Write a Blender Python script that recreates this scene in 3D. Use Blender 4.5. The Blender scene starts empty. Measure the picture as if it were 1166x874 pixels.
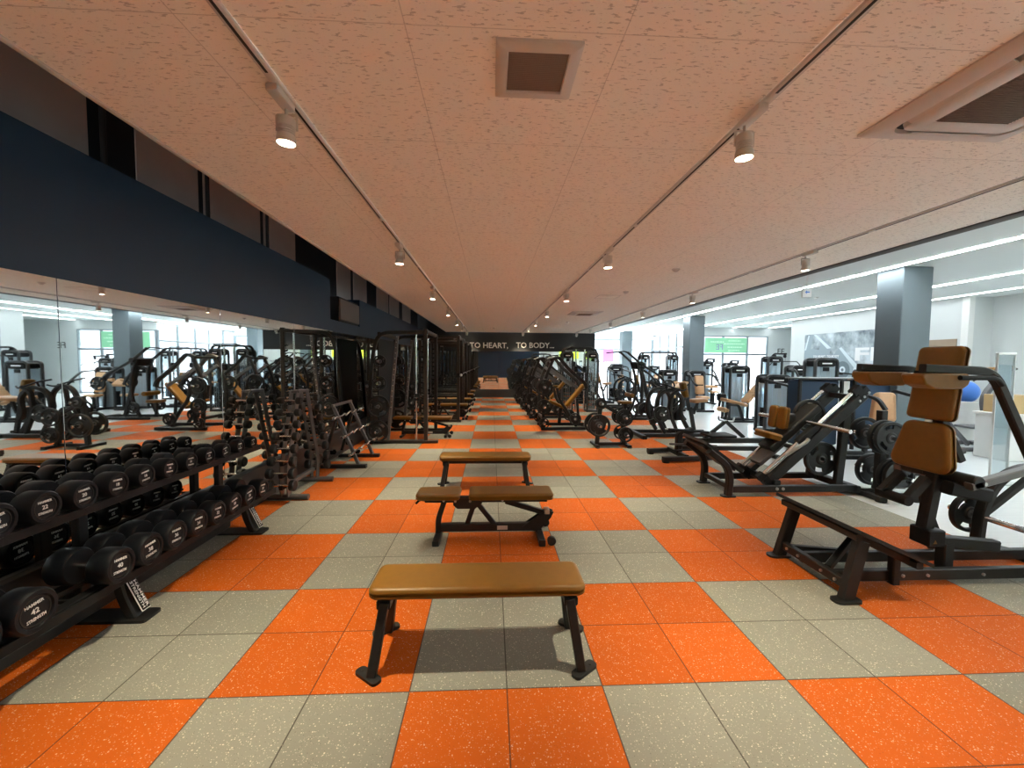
SPOT_W, SKY_W, EXPO, LED_E = 86., 14., 1.97, 11.5
import bpy, bmesh, math, random
from mathutils import Vector as V, Matrix
random.seed(4)
sc = bpy.context.scene
COL = sc.collection
PI = math.pi

# ------------------------------------------------------------------ materials
def mat(name, col=(.8, .8, .8), rough=.5, metal=0., emit=None, es=0., spec=.5, trans=0., coat=0.):
    m = bpy.data.materials.new(name); m.use_nodes = True
    b = m.node_tree.nodes['Principled BSDF']; i = b.inputs
    i['Base Color'].default_value = (*col, 1); i['Roughness'].default_value = rough
    i['Metallic'].default_value = metal; i['Specular IOR Level'].default_value = spec
    i['Transmission Weight'].default_value = trans; i['Coat Weight'].default_value = coat
    if emit: i['Emission Color'].default_value = (*emit, 1); i['Emission Strength'].default_value = es
    return m

class G:
    """small helper to write node graphs"""
    def __init__(s, m):
        s.m = m; s.t = m.node_tree; s.b = s.t.nodes['Principled BSDF']
    def n(s, typ, **k):
        o = s.t.nodes.new(typ)
        for a, v in k.items(): setattr(o, a, v)
        return o
    def put(s, sock, v):
        if hasattr(v, 'is_linked') or hasattr(v, 'links'): s.t.links.new(v, sock)
        else: sock.default_value = v
    def math(s, op, a, b=0., c=0.):
        o = s.n('ShaderNodeMath', operation=op)
        for k, v in enumerate((a, b, c)): s.put(o.inputs[k], v)
        return o.outputs[0]
    def pos(s):
        g = s.n('ShaderNodeNewGeometry'); x = s.n('ShaderNodeSeparateXYZ')
        s.t.links.new(g.outputs['Position'], x.inputs[0])
        return g.outputs['Position'], x.outputs
    def mix(s, f, a, b, blend='MIX'):
        o = s.n('ShaderNodeMix', data_type='RGBA', blend_type=blend)
        s.put(o.inputs[0], f); s.put(o.inputs[6], a if hasattr(a, 'links') else (*a, 1)); s.put(o.inputs[7], b if hasattr(b, 'links') else (*b, 1))
        return o.outputs[2]
    def noise(s, vec, scale, detail=2., rough=.5):
        o = s.n('ShaderNodeTexNoise'); s.put(o.inputs['Vector'], vec)
        o.inputs['Scale'].default_value = scale; o.inputs['Detail'].default_value = detail; o.inputs['Roughness'].default_value = rough
        return o.outputs['Fac']
    def voro(s, vec, scale):
        o = s.n('ShaderNodeTexVoronoi'); s.put(o.inputs['Vector'], vec); o.inputs['Scale'].default_value = scale
        return o
    def scale(s, vec, xyz):
        o = s.n('ShaderNodeVectorMath', operation='MULTIPLY'); s.put(o.inputs[0], vec); o.inputs[1].default_value = xyz
        return o.outputs[0]
    def ramp(s, v, lo, hi):
        o = s.n('ShaderNodeMapRange'); s.put(o.inputs[0], v); o.inputs[1].default_value = lo; o.inputs[2].default_value = hi
        return o.outputs[0]
    def col(s, v): s.put(s.b.inputs['Base Color'], v)
    def bump(s, h, st, dist=.01):
        o = s.n('ShaderNodeBump'); s.put(o.inputs['Height'], h); o.inputs['Strength'].default_value = st; o.inputs['Distance'].default_value = dist
        s.t.links.new(o.outputs[0], s.b.inputs['Normal'])

def grainy(name, col, rough, metal=0., amt=.25, sc_=40., bump=0., spec=.5):
    """a colour with a slight cloudy variation"""
    m = mat(name, col, rough, metal, spec=spec); g = G(m); tc = g.n('ShaderNodeTexCoord').outputs['Object']
    f = g.noise(tc, sc_, 3.)
    g.col(g.mix(f, [c * (1 - amt) for c in col], [min(1, c * (1 + amt)) for c in col]))
    if bump: g.bump(g.noise(tc, sc_ * 6, 2.), bump, .002)
    return m

M = dict(
    frame=grainy('charcoal_metal', (.022, .022, .022), .45, .2, .2, 30, spec=.35),
    graymetal=grainy('gray_metal', (.15, .15, .155), .4, .6, .15, 30),
    bronze=grainy('dark_bronze_metal', (.035, .028, .024), .38, .5, .2, 30),
    hallmetal=grainy('gray_machine_metal', (.060, .062, .064), .4, .4, .12, 20),
    rubber=grainy('black_rubber', (.008, .009, .010), .5, 0, .25, 60),
    urethane=grainy('black_urethane', (.006, .0075, .011), .5, 0, .25, 60, spec=.25),
    plastic=grainy('black_plastic', (.009, .009, .010), .55, 0, .2, 30, spec=.25),
    chrome=mat('chrome', (.75, .75, .76), .18, 1.),
    steel=mat('brushed_steel', (.5, .5, .5), .35, 1.),
    tan=grainy('tan_leather', (.215, .100, .010), .42, 0, .12, 25, .15, spec=.45),
    tan_daylit=grainy('daylit_tan_leather', (.58, .33, .16), .45, 0, .1, 25, .1),  # lit copy of the tan leather, hall daylight put into its colour
    white=grainy('white_paint', (.72, .72, .70), .6, 0, .03, 8),
    offwhite=grainy('warm_white_metal', (.62, .60, .56), .45, 0, .04, 10),
    navy=grainy('navy_wall_paint', (.009, .034, .076), .55, 0, .12, 3, .05),
    black=grainy('black_wall_paint', (.012, .012, .013), .55, 0, .15, 3),
    base=grainy('charcoal_baseboard', (.035, .035, .036), .35, 0, .1, 4),
    brownpanel=grainy('dark_brown_panel', (.60, .50, .43), .5, 0, .15, 2),
    column=grainy('slate_blue_paint', (.115, .145, .160), .5, 0, .06, 3),
    hallwall=grainy('pale_wall_paint', (.58, .605, .60), .7, 0, .03, 2),
    letter=mat('cream_letter', (.94, .90, .82), .5),
    unitface=grainy('gray_brown_panel', (.15, .13, .12), .5, 0, .1, 3),
    mark=mat('white_print', (.78, .78, .78), .5),
    led=mat('led_light', (1, 1, 1), .5, emit=(.90, .97, 1.), es=LED_E),
    led2=mat('soft_led_light', (1, 1, 1), .5, emit=(.90, .97, 1.), es=LED_E * .32),
    stepdark=mat('dark_step_trim', (.055, .05, .046), .6),
    lens=mat('lamp_lens', (1, 1, 1), .5, emit=(1., .86, .62), es=60.),
    lenscool=mat('lamp_lens_dim', (1, 1, 1), .5, emit=(1., .95, .85), es=9.),
    glass=mat('window_glass', (.95, .98, 1.), .0, trans=1.),
    lime=mat('lime_sign', (.50, .85, .03), .5, emit=(.50, .85, .03), es=.5),
    pink=mat('pink_banner', (.72, .20, .45), .6),
    green=mat('green_banner', (.30, .68, .40), .6),
    greenlight=mat('pale_green_print', (.62, .88, .70), .6),
    purple=mat('violet_print', (.22, .22, .42), .6),
    shroud=grainy('pale_blue_shroud', (.60, .68, .73), .35, 0, .08, 6),
    shroudline=mat('gray_shroud_line', (.22, .27, .31), .4),
    blue=mat('blue_plastic', (.06, .20, .62), .4),
    card=grainy('cardboard', (.52, .36, .17), .8, 0, .06, 12),
    brown=grainy('brown_door', (.30, .22, .15), .6, 0, .08, 4),
    grill=mat('tan_grille', (.20, .155, .125), .6),
    grill2=mat('brown_gray_grille', (.20, .16, .13), .6),
    gap=mat('dark_gap', (.02, .018, .016), .7),
    mirror=mat('mirror_glass', (.86, .89, .88), .015, 1.),
    winframe=grainy('gray_window_frame', (.22, .25, .27), .45, .2, .06, 10),
)
def floor_mat():
    m = mat('checker_rubber_floor', rough=.75, spec=.2); g = G(m); P, xyz = g.pos()
    x, y = xyz[0], xyz[1]
    par = g.math('MODULO', g.math('ADD', g.math('ADD', g.math('FLOOR', g.math('ADD', x, .5)), g.math('FLOOR', y)), 100.), 2.)
    par = g.math('GREATER_THAN', par, .5)
    n1 = g.noise(P, 3., 3.)
    gray = g.mix(n1, (.29, .29, .245), (.345, .345, .295)); orange = g.mix(n1, (.60, .118, .007), (.69, .140, .010))
    c = g.mix(par, gray, orange)
    # tile to tile variation (half metre tiles)
    tx = g.math('FLOOR', g.math('ADD', g.math('MULTIPLY', x, 2.), .0)); ty = g.math('FLOOR', g.math('MULTIPLY', y, 2.))
    cv = g.n('ShaderNodeCombineXYZ'); g.put(cv.inputs[0], tx); g.put(cv.inputs[1], ty)
    wn = g.n('ShaderNodeTexWhiteNoise'); g.t.links.new(cv.outputs[0], wn.inputs['Vector'])
    c = g.mix(g.ramp(wn.outputs['Value'], 0, 1), c, g.mix(1., c, (.80, .80, .80), 'MULTIPLY'))
    # flecks
    for s_, th, colr, amt in ((85., .20, (.86, .80, .66), .75), (130., .22, (.80, .74, .62), .45), (110., .16, (.03, .03, .03), .5)):
        wv = g.n('ShaderNodeVectorMath', operation='ADD'); g.put(wv.inputs[0], P); wv.inputs[1].default_value = (s_, s_ * .37, 0)
        v = g.voro(wv.outputs[0], s_)
        cs = g.n('ShaderNodeSeparateColor'); g.t.links.new(v.outputs['Color'], cs.inputs[0])
        f = g.math('MULTIPLY', g.math('LESS_THAN', v.outputs['Distance'], g.math('MULTIPLY', cs.outputs[0], th * 1.6)), g.math('GREATER_THAN', cs.outputs[1], .45))
        c = g.mix(g.math('MULTIPLY', g.math('MULTIPLY', f, amt), g.math('SUBTRACT', 1., g.math('MULTIPLY', par, .35))), c, colr)
    fx = g.math('ABSOLUTE', g.math('SUBTRACT', g.math('FRACT', g.math('ADD', g.math('MULTIPLY', x, 2.), .5)), .5))
    fy = g.math('ABSOLUTE', g.math('SUBTRACT', g.math('FRACT', g.math('ADD', g.math('MULTIPLY', y, 2.), .5)), .5))
    seam = g.math('LESS_THAN', g.math('MINIMUM', fx, fy), .007)
    c = g.mix(g.math('MULTIPLY', seam, .75), c, (.035, .025, .02))
    g.col(c)
    g.bump(g.math('SUBTRACT', g.noise(P, 260., 2.), g.math('MULTIPLY', seam, 2.)), .25, .002)
    return m
def hallfloor_mat():
    m = mat('pale_hall_floor', rough=.28, spec=.5); g = G(m); P, xyz = g.pos()
    n = g.noise(g.scale(P, (1.2, 14., 1.)), 2., 5.)
    c = g.mix(n, (.60, .63, .63), (.72, .74, .74))
    fx = g.math('FRACT', g.math('MULTIPLY', xyz[0], 1.1)); fy = g.math('FRACT', g.math('MULTIPLY', xyz[1], 4.4))
    seam = g.math('MAXIMUM', g.math('LESS_THAN', fx, .004), g.math('LESS_THAN', fy, .012))
    g.col(g.mix(g.math('MULTIPLY', seam, .35), c, (.2, .21, .21)))
    return m
def ceil_mat(name, col, seams=True):
    m = mat(name, col, .85, spec=.2); g = G(m); P, xyz = g.pos()
    if seams:
        wv = g.noise(P, 7., 2.)
        n = g.noise(g.scale(P, (21., 76., 1.)), 1., 3., .6)
        n2 = g.noise(P, 9., 1.)
        f = g.math('MULTIPLY', g.math('GREATER_THAN', n, .605), g.math('GREATER_THAN', n2, .33))
        fine = g.math('GREATER_THAN', g.noise(g.scale(P, (60., 130., 1.)), 1., 2.), .68)
        c = g.mix(f, col, [k * .66 for k in col])
        c = g.mix(g.math('MULTIPLY', fine, .35), c, [k * .6 for k in col])
        fx = g.math('FRACT', g.math('ADD', g.math('DIVIDE', g.math('ADD', xyz[0], .45), .91), 20.))
        fy = g.math('FRACT', g.math('ADD', g.math('DIVIDE', g.math('ADD', xyz[1], .28), .91), 20.))
        s = g.math('MAXIMUM', g.math('LESS_THAN', fx, .005), g.math('LESS_THAN', fy, .005))
        c = g.mix(g.math('MULTIPLY', s, .5), c, [k * .45 for k in col])
        g.col(c); g.bump(g.math('MULTIPLY', f, -1.), .3, .004)
    return m
M['floor'] = floor_mat(); M['hall'] = hallfloor_mat()
M['ceil'] = ceil_mat('rock_wool_ceiling_tile', (.93, .90, .82)); M['ceil2'] = ceil_mat('smooth_hall_ceiling', (.66, .69, .68), False)
def poster_mat():
    m = mat('gray_photo_print', rough=.5); g = G(m); P, xyz = g.pos()
    n = g.noise(g.scale(P, (1., 1.1, .9)), 1.5, 4., .6)
    g.col(g.mix(g.ramp(n, .35, .65), (.10, .135, .155), (.56, .63, .67)))
    return m
M['poster'] = poster_mat()
M['postlight'] = mat('light_gray_print', (.58, .66, .70), .5); M['postdark'] = mat('mid_gray_print', (.12, .16, .18), .5); M['postmid'] = mat('soft_gray_print', (.27, .33, .37), .5)
g_ = G(M['glass'])   # thin architectural glass: mostly see-through, a little reflection
tr = g_.n('ShaderNodeBsdfTransparent'); tr.inputs[0].default_value = (.93, .96, .97, 1)
gl = g_.n('ShaderNodeBsdfGlossy'); gl.inputs['Roughness'].default_value = .02
mx = g_.n('ShaderNodeMixShader'); mx.inputs[0].default_value = .08
g_.t.links.new(tr.outputs[0], mx.inputs[1]); g_.t.links.new(gl.outputs[0], mx.inputs[2])
g_.t.links.new(mx.outputs[0], g_.t.nodes['Material Output'].inputs[0])
M['acrylic'] = M['glass'].copy(); M['acrylic'].name = 'clear_acrylic'
for nd in M['acrylic'].node_tree.nodes:
    if nd.type == 'MIX_SHADER': nd.inputs[0].default_value = .22
    if nd.type == 'BSDF_TRANSPARENT': nd.inputs[0].default_value = (.78, .84, .86, 1)

# ------------------------------------------------------------------ mesh building
def frame_of(t, ref):
    t = V(t).normalized(); r = V(ref)
    s = t.cross(r)
    if s.length < 1e-4: s = t.cross(V((1, 0, 0)) if abs(t.x) < .9 else V((0, 1, 0)))
    s.normalize(); u = s.cross(t).normalized()
    return s, u
def rrect(w, h, c, n=1):
    """rounded / chamfered rectangle outline"""
    w /= 2; h /= 2; c = min(c, w * .98, h * .98); out = []
    for sx, sy, a0 in ((1, 1, 0), (-1, 1, 90), (-1, -1, 180), (1, -1, 270)):
        for k in range(n + 1):
            a = math.radians(a0 + 90 * k / n)
            out.append((sx * (w - c) + c * math.cos(a), sy * (h - c) + c * math.sin(a)))
    return out
def fillet(pts, r, n=5):
    pts = [V(p) for p in pts]; out = [pts[0]]
    for a, b, c in zip(pts, pts[1:], pts[2:]):
        d1 = (a - b); d2 = (c - b); k = min(r, d1.length * .49, d2.length * .49)
        p = b + d1.normalized() * k; q = b + d2.normalized() * k
        for i in range(n + 1):
            t = i / n; out.append(p * (1 - t) ** 2 + b * 2 * t * (1 - t) + q * t * t)
    return out + [pts[-1]]
class MB:
    def __init__(s): s.v = []; s.f = []; s.cut = []
    def add(s, vs, fs):
        o = len(s.v); s.cut.append((o, len(s.f))); s.v += [V(v) for v in vs]; s.f += [tuple(i + o for i in f) for f in fs]; return s
    def rings(s, rings, closed=False, cap=True):
        n = len(rings[0]); vs = [p for r in rings for p in r]; fs = []; k = len(rings)
        for i in range(k if closed else k - 1):
            a = i * n; b = ((i + 1) % k) * n
            fs += [(a + j, a + (j + 1) % n, b + (j + 1) % n, b + j) for j in range(n)]
        if cap and not closed: fs += [tuple(reversed(range(n))), tuple(range((k - 1) * n, k * n))]
        return s.add(vs, fs)
    def sweep(s, pts, prof, ref=(0, 0, 1), closed=False):
        pts = [V(p) for p in pts]; n = len(pts); R = []
        for i, p in enumerate(pts):
            a = pts[i - 1] if (i or closed) else None; b = pts[(i + 1) % n] if (i < n - 1 or closed) else None
            d1 = (p - a).normalized() if a is not None else (b - p).normalized()
            d2 = (b - p).normalized() if b is not None else d1
            t = (d1 + d2); t = t.normalized() if t.length > 1e-5 else d1
            k = 1 / max(.35, math.sqrt(max(0, (1 + d1.dot(d2)) / 2)))
            sd, up = frame_of(t, ref)
            bend = (d2 - d1); bs = abs(bend.normalized().dot(sd)) if bend.length > 1e-5 else 0
            ks = 1 + (k - 1) * bs; ku = 1 + (k - 1) * (1 - bs)
            R.append([p + sd * (x * ks) + up * (y * ku) for x, y in prof])
        return s.rings(R, closed)
    def bar(s, p, q, w, h=None, ref=(0, 0, 1), c=None):
        """rectangular tube from p to q; w across, h along ref"""
        h = h or w
        return s.sweep([p, q], rrect(w, h, c if c is not None else min(w, h) * .12), ref)
    def bend(s, pts, w, h=None, r=.06, ref=(0, 1, 0), n=5):
        h = h or w
        return s.sweep(fillet(pts, r, n), rrect(w, h, min(w, h) * .15), ref)
    def tube(s, pts, r, fil=0., n=10, ref=(.13, .21, .97)):
        pts = fillet(pts, fil) if fil else pts
        return s.sweep(pts, [(r * math.cos(2 * PI * k / n), r * math.sin(2 * PI * k / n)) for k in range(n)], ref)
    def box(s, c, size, R=None, ch=.004):
        c = V(c); R = R or Matrix.Identity(3); x, y, z = [k / 2 for k in size]
        ch = min(ch, x * .45, y * .45, z * .45)
        def ring(zz, ins): return [c + R @ V((px, py, zz)) for px, py in rrect(2 * (x - ins), 2 * (y - ins), ch)]
        return s.rings([ring(-z, ch), ring(-z + ch, 0), ring(z - ch, 0), ring(z, ch)])
    def lathe(s, o, axis, prof, n=24, cap=True):
        """prof: (radius, height along axis)"""
        o = V(o); a = V(axis).normalized(); e, f = frame_of(a, (0, 0, 1) if abs(a.z) < .9 else (0, 1, 0))
        return s.rings([[o + a * h + (e * math.cos(2 * PI * k / n) + f * math.sin(2 * PI * k / n)) * r for k in range(n)] for r, h in prof], cap=cap)
    def cyl(s, p, q, r, n=16, ch=.003):
        p = V(p); d = V(q) - p; L = d.length; ch = min(ch, L * .3, r * .3)
        return s.lathe(p, d, [(r - ch, 0), (r, ch), (r, L - ch), (r - ch, L)], n)
    def pad(s, c, u, w_, l, w, t, cr=.04, er=.018, w2=None, n=5):
        """upholstered cushion: length l along u, width w along w_, thickness t"""
        c = V(c); u = V(u).normalized(); vv = V(w_).normalized(); nn = u.cross(vv).normalized(); er = min(er, t * .48); w2 = w2 or w
        def ring(h, ins):
            out = []
            for x, y in rrect(l - 2 * ins, 2., 0.0001, 1) if False else outline(l - 2 * ins, w - 2 * ins, w2 - 2 * ins, max(.004, cr - ins), n):
                out.append(c + u * x + vv * y + nn * h)
            return out
        rs = []
        for k in range(4):
            a = PI / 2 * k / 3; rs.append(ring(-t / 2 + er * (1 - math.sin(a)), er * (1 - math.cos(a))))
        for k in range(4):
            a = PI / 2 * k / 3; rs.append(ring(t / 2 - er * (1 - math.sin(PI / 2 - a)), er * (1 - math.cos(PI / 2 - a)))) if False else rs.append(ring(t / 2 - er + er * math.sin(a), er * (1 - math.cos(a))))
        rs = [ring(-t / 2, er + .012)] + rs + [ring(t / 2 + .0006, er + .006), ring(t / 2 + .001, er + .02)]
        return s.rings(rs)
    def prism(s, poly, o, u, v, t):
        """polygon in the u,v plane through o, thickness t along u x v (centred)"""
        o = V(o); u = V(u).normalized(); v = V(v).normalized(); n = u.cross(v).normalized()
        A = [o + u * a + v * b - n * (t / 2) for a, b in poly]; B = [p + n * t for p in A]
        return s.rings([A, B])
    def mirror_y(s, yc):
        o = len(s.v); vs = [V((p.x, 2 * yc - p.y, p.z)) for p in s.v]
        s.f += [tuple(i + o for i in reversed(f)) for f in s.f]; s.v += vs; return s
    def mesh(s, name, off=(0, 0, 0), smooth=True):
        m = bpy.data.meshes.new(name); off = V(off)
        m.from_pydata([tuple(p - off) for p in s.v], [], s.f)
        bm = bmesh.new(); bm.from_mesh(m); bmesh.ops.recalc_face_normals(bm, faces=bm.faces); bm.to_mesh(m); bm.free()
        if smooth:
            m.polygons.foreach_set('use_smooth', [True] * len(m.polygons)); m.set_sharp_from_angle(angle=math.radians(38))
        m.update(); return m
def outline(l, w, w2, cr, n):
    """rounded rectangle, width w at -l/2 and w2 at +l/2"""
    out = []; cr = min(cr, l * .49, w * .49, w2 * .49)
    for sx, sy, a0, ww in ((1, 1, 0, w2), (-1, 1, 90, w), (-1, -1, 180, w), (1, -1, 270, w2)):
        for k in range(n + 1):
            a = math.radians(a0 + 90 * k / n); out.append((sx * (l / 2 - cr) + cr * math.cos(a), sy * (ww / 2 - cr) + cr * math.sin(a)))
    return out

# ------------------------------------------------------------------ objects
OFF = V((0, 0, 0))
def thing(name, label, cat, loc=(0, 0, 0), rz=0., group=None):
    """an Empty at the thing's base; parts are authored in world coordinates while rz is 0"""
    global OFF
    o = bpy.data.objects.new(name, None); COL.objects.link(o); o.empty_display_size = .1
    o.location = loc; o.rotation_euler = (0, 0, rz); OFF = V(loc)
    o['label'] = label; o['category'] = cat
    if group: o['group'] = group
    return o
SPLIT = set('cross_bar carriage_arm foot_bar foot foot_pad base_rail plate_frame roller spine_beam back_pad hinge_bracket rear_bracket support_frame pulley seat_post handle_bar station_frame pad_post frame lock_plate rim chest_post cabinet_frame tower_frame rod_end rod_foot front_post grip'.split())
def part(name, mb, m, parent, label=None, local=False, kind=None):
    if name in SPLIT and len(mb.cut) > 1:
        cs = mb.cut + [(len(mb.v), len(mb.f))]
        for (a, fa), (b_, fb) in zip(cs, cs[1:]):
            q = MB(); q.v = mb.v[a:b_]; q.f = [tuple(i - a for i in f) for f in mb.f[fa:fb]]; q.cut = [(0, 0)]
            r = part(name, q, m, parent, label)
        return r
    me = mb.mesh(name, (0, 0, 0) if local else OFF); me.materials.append(M[m] if isinstance(m, str) else m)
    o = bpy.data.objects.new(name, me); COL.objects.link(o); o.parent = parent
    if label: o['label'] = label
    if kind: o['kind'] = kind
    return o
def solo(name, mb, m, label, cat, loc=(0, 0, 0), group=None):
    me = mb.mesh(name, loc); me.materials.append(M[m]); o = bpy.data.objects.new(name, me); COL.objects.link(o)
    o.location = loc; o['label'] = label; o['category'] = cat
    if group: o['group'] = group
    return o
def struct(name, mb, m, parent=None, label=None):
    me = mb.mesh(name, smooth=True); me.materials.append(M[m]); o = bpy.data.objects.new(name, me); COL.objects.link(o)
    if parent: o.parent = parent
    else:
        o['kind'] = 'structure'
        o['label'] = label or name.replace('_', ' ') + ' of the gym'
        o['category'] = name.split('_')[0]
    return o
def copy_tree(o, loc, rz=0., label=None, group=None, parent=None):
    c = o.copy(); COL.objects.link(c)
    if parent is not None: c.parent = parent
    else:
        c.location = loc; c.rotation_euler = (0, 0, rz)
        if label: c['label'] = label
        if group: c['group'] = group
    for ch in list(o.children): copy_tree(ch, None, parent=c)
    return c
TXT = {}
def text(s, size, o, u, v, m, parent, name='lettering', ext=.002, bold=.0, world=True, align='CENTER', width=None):
    """raised lettering: s written along u with v up, centred on o"""
    key = (s, bold, ext / size)
    if key not in TXT:
        cu = bpy.data.curves.new('txt', 'FONT'); cu.body = s; cu.size = 1; cu.align_x = 'CENTER'; cu.align_y = 'CENTER'
        cu.extrude = ext / size; cu.offset = bold; cu.resolution_u = 2
        ob = bpy.data.objects.new('txt', cu); COL.objects.link(ob)
        bpy.context.view_layer.update(); dg = bpy.context.evaluated_depsgraph_get()
        TXT[key] = bpy.data.meshes.new_from_object(ob.evaluated_get(dg)); bpy.data.objects.remove(ob)
    me = TXT[key].copy(); me.name = name
    xs = [p.co.x for p in me.vertices]; k = (width / (max(xs) - min(xs))) if width else size
    o = V(o); u = V(u).normalized(); v = V(v).normalized(); n = u.cross(v)
    off = OFF if world else V((0, 0, 0))
    for p in me.vertices:
        q = p.co.copy(); p.co = o + u * q.x * k + v * q.y * size + n * q.z * size - off
    me.materials.clear(); me.materials.append(M[m])
    ob = bpy.data.objects.new(name, me); COL.objects.link(ob)
    if parent is not None: ob.parent = parent
    return ob
ORD = 'nearest second third fourth fifth sixth seventh eighth ninth tenth eleventh twelfth thirteenth'.split()

g_ = G(M['shroud'])   # smoked translucent acrylic shroud
tr = g_.n('ShaderNodeBsdfTransparent'); tr.inputs[0].default_value = (.80, .88, .92, 1)
mx = g_.n('ShaderNodeMixShader'); mx.inputs[0].default_value = .38
g_.t.links.new(tr.outputs[0], mx.inputs[1]); g_.t.links.new(g_.b.outputs[0], mx.inputs[2])
g_.t.links.new(mx.outputs[0], g_.t.nodes['Material Output'].inputs[0])
# ================================================================== THE ROOM
XW, XR, HC, HH, YB, YR = -2.85, 4.72, 3.06, 3.55, 17.6, -7.0
def bx(x0, x1, y0, y1, z0, z1, ch=.003): return MB().box(((x0 + x1) / 2, (y0 + y1) / 2, (z0 + z1) / 2), (x1 - x0, y1 - y0, z1 - z0), ch=ch)
def quadbox(mb, x0, x1, y0, y1, z0, z1, ch=.003): return mb.box(((x0 + x1) / 2, (y0 + y1) / 2, (z0 + z1) / 2), (x1 - x0, y1 - y0, z1 - z0), ch=ch)
struct('floor', bx(XW - .1, 4.5, YR, YB + .2, -.1, 0, 0), 'floor', label='orange and gray checkered rubber gym floor')
mb = bx(4.5, 20.2, YR, 25.6, -.1, 0, 0); quadbox(mb, 4.2, 4.5, YB + .2, 25.6, -.1, 0, 0)
struct('floor_hall', mb, 'hall', label='pale gray glossy floor of the bright machine hall')
struct('ceiling', bx(-2.17, XR, YR, YB, HC, HC + .10, 0), 'ceil', label='perforated tile ceiling over the checkered floor')
struct('ceiling_hall', bx(XR, 20.2, YR, 25.6, HH, HH + .1, 0), 'ceil2', label='smooth white ceiling over the machine hall')
struct('trim_1', bx(-2.20, -2.17, YR, YB, HC - .012, HC + .06), 'offwhite', label='thin white edge strip on the left end of the tiled ceiling')
mb = bx(XR - .12, XR + .03, YR, YB, HC - .012, HC + .05); quadbox(mb, XR + .05, XR + .07, YR, YB + .2, HC + .05, HH)
struct('trim_2', mb, 'stepdark', label='dark step edge strip where the tiled ceiling ends')
# left wall: baseboard, mirrors, navy band, recess with panels above it
struct('baseboard_left', bx(XW - .1, XW + .05, YR, YB, 0, .43), 'base', label='tall charcoal baseboard below the left wall mirror')
mb = bx(XW - .35, XW - .004, YR, 5.30, 2.2, HC + .02, 0); quadbox(mb, XW - .35, XW - .004, 5.30, 6.9, 2.2, 2.40, 0)
quadbox(mb, XW - .35, XW - .004, 6.9, YB, 2.2, 2.96, 0); quadbox(mb, XW - .35, XW - .012, YR, YB, 0, 2.2, 0)
struct('wall_left', mb, 'navy', label='dark navy wall band above the left mirror')
mb = bx(XW - .75, XW - .65, YR, YB, 2.2, 4.3, 0); quadbox(mb, XW - .75, -2.10, YR, YB, 4.25, 4.35, 0); quadbox(mb, -2.17, -2.10, YR, YB, HC + .1, 4.3, 0)
struct('wall_left_recess', mb, 'black', label='dark recess above the navy wall band')
pan = [(-6.9, -3.6), (-3.5, -.7), (-.6, 1.72), (2.2, 3.05), (3.14, 4.35), (4.45, 5.45), (7.4, 8.3), (8.5, 9.6), (10.6, 12.0), (12.2, 13.6), (14.2, 15.8)]
for k, (a, b) in enumerate(pan):
    mb = bx(XW - .652, XW - .638, a, b, 2.5, 4.22, .004)
    solo('wall_panel', mb, 'brownpanel', 'brown panel in the recess above the navy wall, ' + (('%s of those in view' % ORD[k - 2]) if k > 1 else ('just behind the viewpoint', 'added unseen in the rear corner')[1 - k]), 'panel', group='recess panels')
for a in (3.07, 4.38, 1.75):
    solo('duct_pipe', MB().tube([(XW - .57, a + .03, 2.9), (XW - .57, a + .03, 4.2)], .022), 'gap', 'thin dark vertical pipe in the recess above the navy wall', 'pipe', group='recess pipes')
mb = bx(XW - .34, XW - .06, 6.0, 6.85, 2.42, 2.80, .01)
t = thing('wall_unit', 'dark boxy unit set in the notch of the navy wall', 'air unit', (XW - .2, 6.4, 2.41))
part('body', bx(XW - .34, XW - .02, 5.74, 6.86, 2.402, 2.86, .008), 'plastic', t)
part('front_panel', bx(XW - .02, XW + .01, 5.76, 6.84, 2.44, 2.82, .008), 'unitface', t, 'brown gray panel')
# back wall
mb = bx(XW - .75, 4.82, YB + .02, YB + .2, 2.18, 4.3, 0); quadbox(mb, XW - .4, 4.82, YB + .02, YB + .2, 0, 2.18, 0)
struct('wall_back', mb, 'black', label='black end wall with cream lettering')
struct('baseboard_back', bx(XW, 4.82, YB - .04, YB + .03, 0, .39), 'base', label='tall charcoal baseboard below the end wall mirror')
wl = thing('wall_lettering', 'cream lettering TO HEART, TO BODY... on the black end wall', 'sign', (.9, YB, 2.5))
text('TO HEART,', .36, (-.20, YB + .012, 2.44), (1, 0, 0), (0, 0, 1), 'letter', wl, 'words', .012, .012, width=1.80)
text('TO BODY...', .36, (1.98, YB + .012, 2.46), (1, 0, 0), (0, 0, 1), 'letter', wl, 'words', .012, .012, width=1.80)
# mirrors
t = thing('wall_mirror', 'long wall mirror in panels along the left wall above the charcoal baseboard', 'mirror', (XW, 5, .43))
y = .75 - 1.6 * 5
while y < YB - .1:
    a, b = max(y, YR) + .0025, min(y + 1.6, YB - .03) - .0025
    if b - a > .2: part('mirror_panel', bx(XW - .012, XW, a, b, .432, 2.2, .0015), 'mirror', t)
    y += 1.6
t = thing('wall_mirror', 'end wall mirror under the cream lettering', 'mirror', (1, YB, .39))
x = XW + .06
while x < 4.7:
    part('mirror_panel', bx(x, min(x + 1.52, 4.78), YB - .004, YB + .012, .392, 2.18, .0015), 'mirror', t); x += 1.525
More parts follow.
